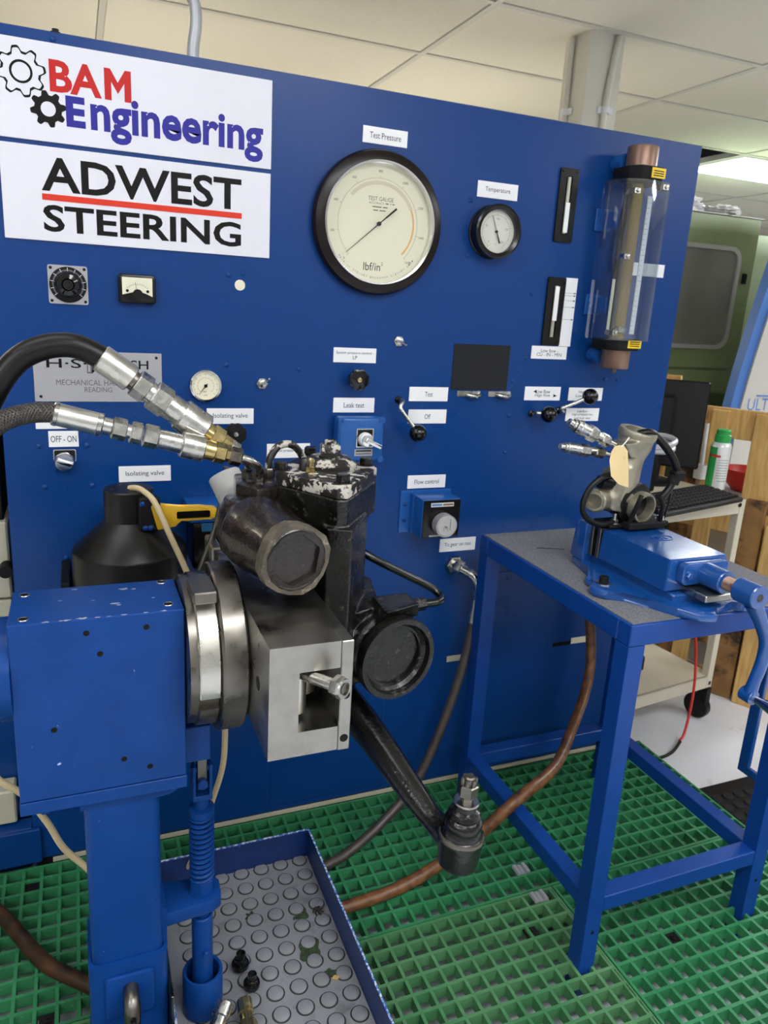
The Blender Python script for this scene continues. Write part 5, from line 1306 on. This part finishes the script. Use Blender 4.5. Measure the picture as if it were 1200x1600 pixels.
# manila tag, slightly curled
tagp = thing('paper_tag', (.815, gy - .035, .97), 'curled manila paper tag tied to the aluminium valve', 'tag')
out = [(-.021, .0), (-.026, -.018), (-.018, -.05), (.004, -.068), (.026, -.074), (.024, -.04), (.020, .0), (.010, .012), (-.002, .012), (-.012, .010)]
bm = nb(); prism(bm, out, 0, .0006, wallM(.818, 1.038, gy - .034))
for v_ in bm.verts: v_.co.y += -6.0 * (v_.co.x - .818) ** 2 - .12 * (1.04 - v_.co.z)
obj('tag_card', bm, M_tag, tagp)
bm = nb(); tube(bm, [(.822, gy - .034, 1.046), (.830, gy - .036, 1.056), (.842, gy - .03, 1.064), (.85, gy - .02, 1.06)], .0012, 6, 4); obj('string', bm, M_white, tagp)
for zz, xa, xb in ((1.024, .806, .832), (1.008, .808, .828), (.994, .812, .830)):
    pts = []
    for k in range(15):
        x = xa + (xb - xa) * k / 14; z = zz + .0028 * math.sin(k * 2.1); pts.append((x, gy - .0352 - 6.0 * (x - .818) ** 2 - .12 * (1.04 - z), z))
    bm = nb(); tube(bm, pts, .0005, 5, 2); obj('handwriting', bm, M_faint, tagp)

# ================================================================ trolley with monitor, keyboard and spray can
RT = Matrix.Translation((1.83, .115, 0)) @ Matrix.Rotation(math.radians(7), 4, 'Z')
def place(bm, M): bmesh.ops.transform(bm, matrix=M, verts=bm.verts)
t = thing('trolley', (1.6, .3, ZF), 'beige metal trolley with shelves on black castors beside the cabinet', 'trolley')
TW_ = .47; TDp = .50
for x in (-TW_, -.028):
    for y in (0, TDp - .028):
        bm = nb(); box(bm, x, x + .028, y, y + .028, .06, .748, .002); place(bm, RT); obj('post', bm, M_trolley, t)
for nm, za, zb, a in (('top_shelf', .700, .748, (-TW_ + .002, -.002, .002, TDp - .002)), ('bottom_shelf', .06, .108, (-TW_ + .002, -.002, .002, TDp - .002)), ('middle_shelf', .54, .565, (-TW_ + .03, -.12, .16, TDp - .03))):
    bm = nb(); box(bm, a[0], a[1], a[2], a[3], zb - .006, zb, .001)
    for b in ((a[0], a[1], a[2], a[2] + .003), (a[0], a[1], a[3] - .003, a[3]), (a[0], a[0] + .003, a[2], a[3]), (a[1] - .003, a[1], a[2], a[3])): box(bm, *b, za, zb)
    place(bm, RT); obj(nm, bm, M_trolley, t)
for x in (-TW_ + .014, -.014):
    for y in (.014, TDp - .014):
        bm = nb(); box(bm, x - .012, x + .012, y - .02, y + .02, .0, .06, .002); place(bm, RT); cs = obj('castor_fork', bm, M_matte, t)
        bm = nb(); lathe(bm, [(.018, -.014), (.042, -.014), (.046, -.010), (.046, .010), (.042, .014), (.018, .014)], (x, y + .018, ZF + .0465), (1, .12, 0), 28); place(bm, RT); obj('castor_wheel', bm, M_rubber, cs)
bm = nb(); lathe(bm, [(.007, 0), (.007, .002), (0, .002)], (-.03, -.0005, .73), (0, -1, 0), 12); box(bm, -.019, -.008, -.0012, 0, .072, .085); place(bm, RT); obj('hole', bm, M_ink, t)
# keyboard
t = thing('keyboard', (1.6, .17, .755), 'black keyboard overhanging the front of the trolley top', 'keyboard')
RK = Matrix.Translation((1.745, .055, .762)) @ Matrix.Rotation(math.radians(14), 4, 'Z') @ Matrix.Rotation(math.radians(4), 4, 'X')
bm = nb(); box(bm, -.42, 0, 0, .15, -.005, .010, .003); place(bm, RK); kb = obj('case', bm, M_mon, t)
kbm = nb(); box(kbm, -.0078, .0078, -.0078, .0078, 0, .006, .0015); kme = finish(kbm, 'key', M_matte)
for i in range(21):
    for j in range(6):
        p = RK @ Vector((-.405 + i * .0195, .022 + j * .0205, .010)); o = inst('key', kme, p, kb, RK.to_euler())
# monitor seen from behind
t = thing('monitor', (1.74, .40, .749), 'black computer monitor seen from behind on the trolley', 'monitor')
RM = Matrix.Translation((1.80, .34, .80)) @ Matrix.Rotation(math.radians(-42), 4, 'Z') @ Matrix.Rotation(math.radians(-8), 4, 'X')
bm = nb(); box(bm, -.40, .02, -.014, .014, 0, .305, .006); place(bm, RM); obj('panel', bm, M_mon, t)
bm = nb(); box(bm, -.30, -.08, -.035, -.012, .06, .25, .012); place(bm, RM); obj('rear_housing', bm, M_mon, t)
bm = nb(); box(bm, -.24, -.14, -.055, -.034, .0, .23, .008); place(bm, RM); obj('stand_neck', bm, M_mon, t)
bm = nb(); box(bm, -.235, -.205, -.0565, -.055, .18, .215); place(bm, RM); obj('sticker', bm, M_white, t)
bm = nb(); lathe(bm, [(.09, 0), (.09, .008), (.03, .014)], (1.66, .40, .749), (0, 0, 1), 32); box(bm, 1.63, 1.69, .37, .42, .755, .82, .004); obj('stand_foot', bm, M_mon, t)
# coiled white cable on the trolley
bm = nb()
for k in range(2):
    pts = [(1.56 + (.075 + .004 * k) * math.cos(a * PI / 8), .29 + (.055 + .003 * k) * math.sin(a * PI / 8), .90 + .012 * k + .012 * math.sin(a * PI / 8 + k)) for a in range(17)]
    tube(bm, pts, .010, 8, 3)
bm2 = nb(); box(bm2, 1.49, 1.565, .25, .33, .7495, .895, .006)
t = thing('cable_coil', (1.55, .29, .749), 'coil of white cable on a box beside the monitor', 'cable')
obj('coil', bm, M_conduit, t); obj('box', bm2, M_mon, t)
# spray can
t = thing('spray_can', (1.835, .26, .749), 'white and green spray can with green cap on the trolley', 'spray can')
cx, cy = 1.838, .262
bm = nb(); lathe(bm, [(.031, 0), (.033, .003), (.033, .148), (.030, .156), (.024, .164)], (cx, cy, .749), (0, 0, 1), 32); obj('can', bm, M_canwhite, t)
bm = nb(); lathe(bm, [(.0333, .006), (.0333, .146)], (cx, cy, .749), (0, 0, 1), 12, a0=2.1, a1=3.6, cap=False); obj('green_stripe', bm, M_cangreen, t)
bm = nb(); lathe(bm, [(.0334, .112), (.0334, .120)], (cx, cy, .749), (0, 0, 1), 10, a0=2.6, a1=4.0, cap=False); obj('red_band', bm, M_redp, t)
bm = nb(); lathe(bm, [(.0334, .03), (.0334, .032)], (cx, cy, .749), (0, 0, 1), 10, a0=4.0, a1=5.2, cap=False)
for k in range(8): lathe(bm, [(.0334, .04 + k * .009), (.0334, .0415 + k * .009)], (cx, cy, .749), (0, 0, 1), 10, a0=3.8, a1=5.0, cap=False)
obj('print_lines', bm, M_grey_ink, t)
bm = nb(); lathe(bm, [(.0255, .160), (.026, .164), (.026, .186), (.023, .189), (.023, .202), (.020, .206), (0, .206)], (cx, cy, .749), (0, 0, 1), 28); obj('cap', bm, M_cangreen, t)
bm = nb(); cyl(bm, (1.91, .40, .749), (1.912, .41, .95), .008, 12); cyl(bm, (1.91, .40, .749), (1.91, .40, .80), .025, 16)
tag(obj('brush', bm, M_canwhite), 'pale brush handle standing behind the spray can', 'brush')
# power leads under the trolley
bm = nb(); tube(bm, [(1.66, .16, .45), (1.70, .12, .32), (1.715, .10, .20), (1.70, .07, .08), (1.66, .04, ZF + .03), (1.62, .02, ZF + .012)], .0045, 8, 6); tag(obj('cable', bm, M_redp), 'red cable hanging from the trolley to the floor', 'cable')
bm = nb(); tube(bm, [(1.62, .016, ZF + .012), (1.55, -.02, ZF + .006), (1.47, -.03, ZF + .006), (1.40, 0, ZF + .006), (1.36, .06, ZF + .006)], .005, 8, 6); tag(obj('cable', bm, M_rubber), 'black cable curving on the floor under the trolley', 'cable')
bm = nb(); box(bm, 1.47, 1.60, .20, .36, .1085, .17, .01); box(bm, 1.50, 1.57, .19, .26, .17, .20, .008); tag(obj('adapter', bm, M_mon), 'black power unit on the bottom trolley shelf', 'adapter')

# ================================================================ upright pallets behind the trolley
A = Vector((1.92, .55, 0)); uP = (Vector((2.12, .20, 0)) - A).normalized(); nP = Vector((uP.y, -uP.x, 0))
MP = Matrix(((uP.x, nP.x, 0, A.x), (uP.y, nP.y, 0, A.y), (0, 0, 1, 0), (0, 0, 0, 1)))
t = thing('wooden_pallet', (2.1, .25, ZF), 'rough pine pallet standing upright behind the trolley', 'pallet')
def plank(a, b, z0, z1, y0, y1, m=None, nm='plank'):
    bm = nb(); box(bm, a, b, y0, y1, z0, z1, .003); place(bm, MP); return obj(nm, bm, m or M_wood, t)
plank(-.45, .80, .90, 1.008, 0, .02)
plank(-.45, .80, .55, .64, 0, .02); plank(-.45, .80, .10, .20, 0, .02, M_wooddark); plank(-.45, .80, ZF, .0, .0, .02, M_wooddark)
for a, b, m in ((-.30, -.20, None), (-.12, -.02, None), (.118, .178, None), (.265, .352, None), (.43, .53, None), (.60, .70, None)):
    plank(a, b, ZF, 1.0, .021, .041, m)
for a in (.02, .34):
    plank(a, a + .07, ZF, .995, -.08, -.001, M_wooddark, 'bearer')
plank(.29, .36, ZF, .70, .042, .075, M_wooddark, 'offcut'); plank(.37, .47, ZF, .62, .042, .09, M_wood, 'offcut')
t = thing('wooden_pallet', (2.15, .75, ZF), 'second pine pallet end showing behind the monitor top', 'pallet')
MP = Matrix.Translation((.14, .36, 0)) @ MP
plank(-.2, .14, .95, 1.085, 0, .02); plank(-.2, .14, .5, .6, 0, .02)
for a in (-.19, -.06, .06): plank(a, a + .07, ZF, 1.07, .021, .04)
# red bowl on a grey crate behind the pallet
t = thing('bowl', (2.22, .46, .70), 'red bowl on a grey crate behind the pallet', 'bowl')
bm = nb(); lathe(bm, [(.05, 0), (.085, .04), (.095, .085), (.092, .085), (.08, .04), (.04, .006), (0, .006)], (2.28, .52, .66), (0, 0, 1), 32); obj('bowl', bm, M_redp, t)
t = thing('crate', (2.3, .52, ZF), 'grey crate behind the pallet under the red bowl', 'crate')
bm = nb(); box(bm, 2.14, 2.44, .42, .74, ZF, .655, .006); obj('body', bm, M_ultgrey, t); bm = nb(); box(bm, 2.13, 2.45, .41, .75, .60, .656, .004); obj('lip', bm, M_cond, t)

# ================================================================ green machine
t = thing('green_machine', (3.1, 2.0, ZF), 'sage green machine enclosure with a rounded dark window', 'machine')
gx0, gx1, gy_ = 2.35, 3.30, 1.6
bm = nb(); box(bm, gx0, gx1, gy_, 2.7, ZF, 1.862, .006); obj('enclosure', bm, M_green, t)
bm = nb(); box(bm, gx0 - .004, gx1 + .004, gy_ - .004, 2.704, 1.8625, 1.866); obj('bounce_sheet', bm, M_cond, t)  # unseen grey sheet added to keep green bounce off the ceiling
bm = nb(); box(bm, gx0 + .05, 3.235, gy_ - .018, gy_ - .0005, 1.06, 1.775, .004); obj('door', bm, M_green, t)
bm = nb(); box(bm, gx0, gx1, gy_ - .012, gy_ - .0005, .93, 1.05, .004); obj('lower_panel', bm, M_green, t)
bm = nb(); box(bm, gx0 + .02, gx1, gy_ - .004, gy_ - .0005, ZF + .05, .92, .002); obj('skirt', bm, M_greendark, t)
bm = nb(); ringplate(bm, rrect(2.70, 3.165, 1.165, 1.705, .075, 6), rrect(2.722, 3.143, 1.187, 1.683, .058, 6), .0, .016, wallM(0, 0, gy_ - .0185)); w = obj('window_frame', bm, M_conduit, t)
bm = nb(); prism(bm, rrect(2.715, 3.15, 1.18, 1.69, .06, 6), .0, .005, wallM(0, 0, gy_ - .0183)); obj('window_pane', bm, M_glassgrey, t)
bm = nb(); box(bm, 3.20, 3.232, gy_ - .03, gy_ - .0185, 1.52, 1.575, .004); obj('hinge', bm, M_matte, t)
for x, y, s_, lab in ((2.78, 1.70, .8, 'crumpled white cloth on top of the green machine, larger'), (3.08, 1.68, .5, 'crumpled white cloth on top of the green machine, smaller')):
    bm = nb(); bmesh.ops.create_icosphere(bm, subdivisions=4, radius=1)
    rnd = random.Random(int(x * 100))
    for v_ in bm.verts:
        q = v_.co.copy(); r = 1 + .16 * math.sin(9 * q.x + 2) * math.sin(11 * q.y) + .12 * math.sin(17 * q.z + 5 * q.x)
        v_.co = Vector((x + q.x * .20 * s_ * r, y + q.y * .09 * r, 1.8665 + max(0, q.z * .07 * s_ * r + .035 * s_)))
    tag(obj('cloth', bm, M_white), lab, 'cloth', 'cloths on the machine')
# paler green neighbour and grey machine with blue curved edge
bm = nb(); box(bm, 3.34, 4.3, 1.7, 2.6, ZF, 1.80, .01)
tag(obj('cabinet', bm, mat('pale_green_paint', (196, 214, 186), .5)), 'pale green cabinet just right of the sage green machine', 'cabinet')
t = thing('grey_machine', (3.1, 1.2, ZF), 'pale grey machine housing with a curved blue edge and blue lettering', 'machine')
def curve_x(z): return 2.615 + .12 * max(0, (z - .85)) ** 1.35 * 1.6
zs = [ZF + k * (1.95 - ZF) / 24 for k in range(25)]
poly = [(curve_x(z) , z) for z in zs]
bm = nb(); prism(bm, [(3.9, ZF)] + [(3.9, 1.95)] + poly[::-1], .0, .05, wallM(0, 0, 1.02)); obj('blue_edge', bm, M_ultblue, t)
bm = nb(); prism(bm, [(3.9, ZF)] + [(3.9, 1.93)] + [(x + .055, z) for x, z in poly[::-1][1:]], .05, .06, wallM(0, 0, 1.02)); obj('front_panel', bm, M_ultgrey, t)
bm = nb(); prism(bm, [(3.88, ZF), (3.88, 1.9)] + [(x + .03, z) for x, z in poly[::-1]], -.34, -.001, wallM(0, 0, 1.02))
for v_ in bm.verts: v_.co.x += 1.25 * (v_.co.y - 1.02)
obj('body', bm, M_ultgrey, t)
text('ULTI', 2.715, 2.86, .915, .972, .96, t, M_ultblue)
bm = nb(); box(bm, 2.76, 2.86, .957, .9598, .982, .988); obj('line', bm, M_ultblue, t)

# ================================================================ machine at the left edge behind the cabinet
t = thing('beige_machine', (-.7, .4, ZF), 'beige machine with dark gaps glimpsed left of the blue cabinet', 'machine')
bm = nb(); box(bm, -1.0, -.352, .10, .7, .36, .62, .004); obj('panel', bm, M_beige, t)
bm = nb(); box(bm, -1.0, -.352, .10, .7, .625, .80, .004); obj('panel', bm, M_beige, t)
bm = nb(); box(bm, -1.0, -.365, .13, .7, .80, .94, .004); obj('top_box', bm, M_cond, t)
bm = nb(); box(bm, -1.0, -.36, .12, .69, .30, 1.20, .002); obj('dark_core', bm, M_matte, t)
bm = nb(); box(bm, -1.0, -.352, .08, .7, ZF, .36, .004); obj('blue_base', bm, M_panel, t)
bm = nb(); box(bm, -.80, -.37, .02, .078, .105, .19, .004); obj('beige_foot', bm, M_beige, t)
for z in (.70, .55, .47):
    bm = nb(); cyl(bm, (-.358, .098, z), (-.358, .06, z), .014, 16); obj('knob', bm, M_matte, t)
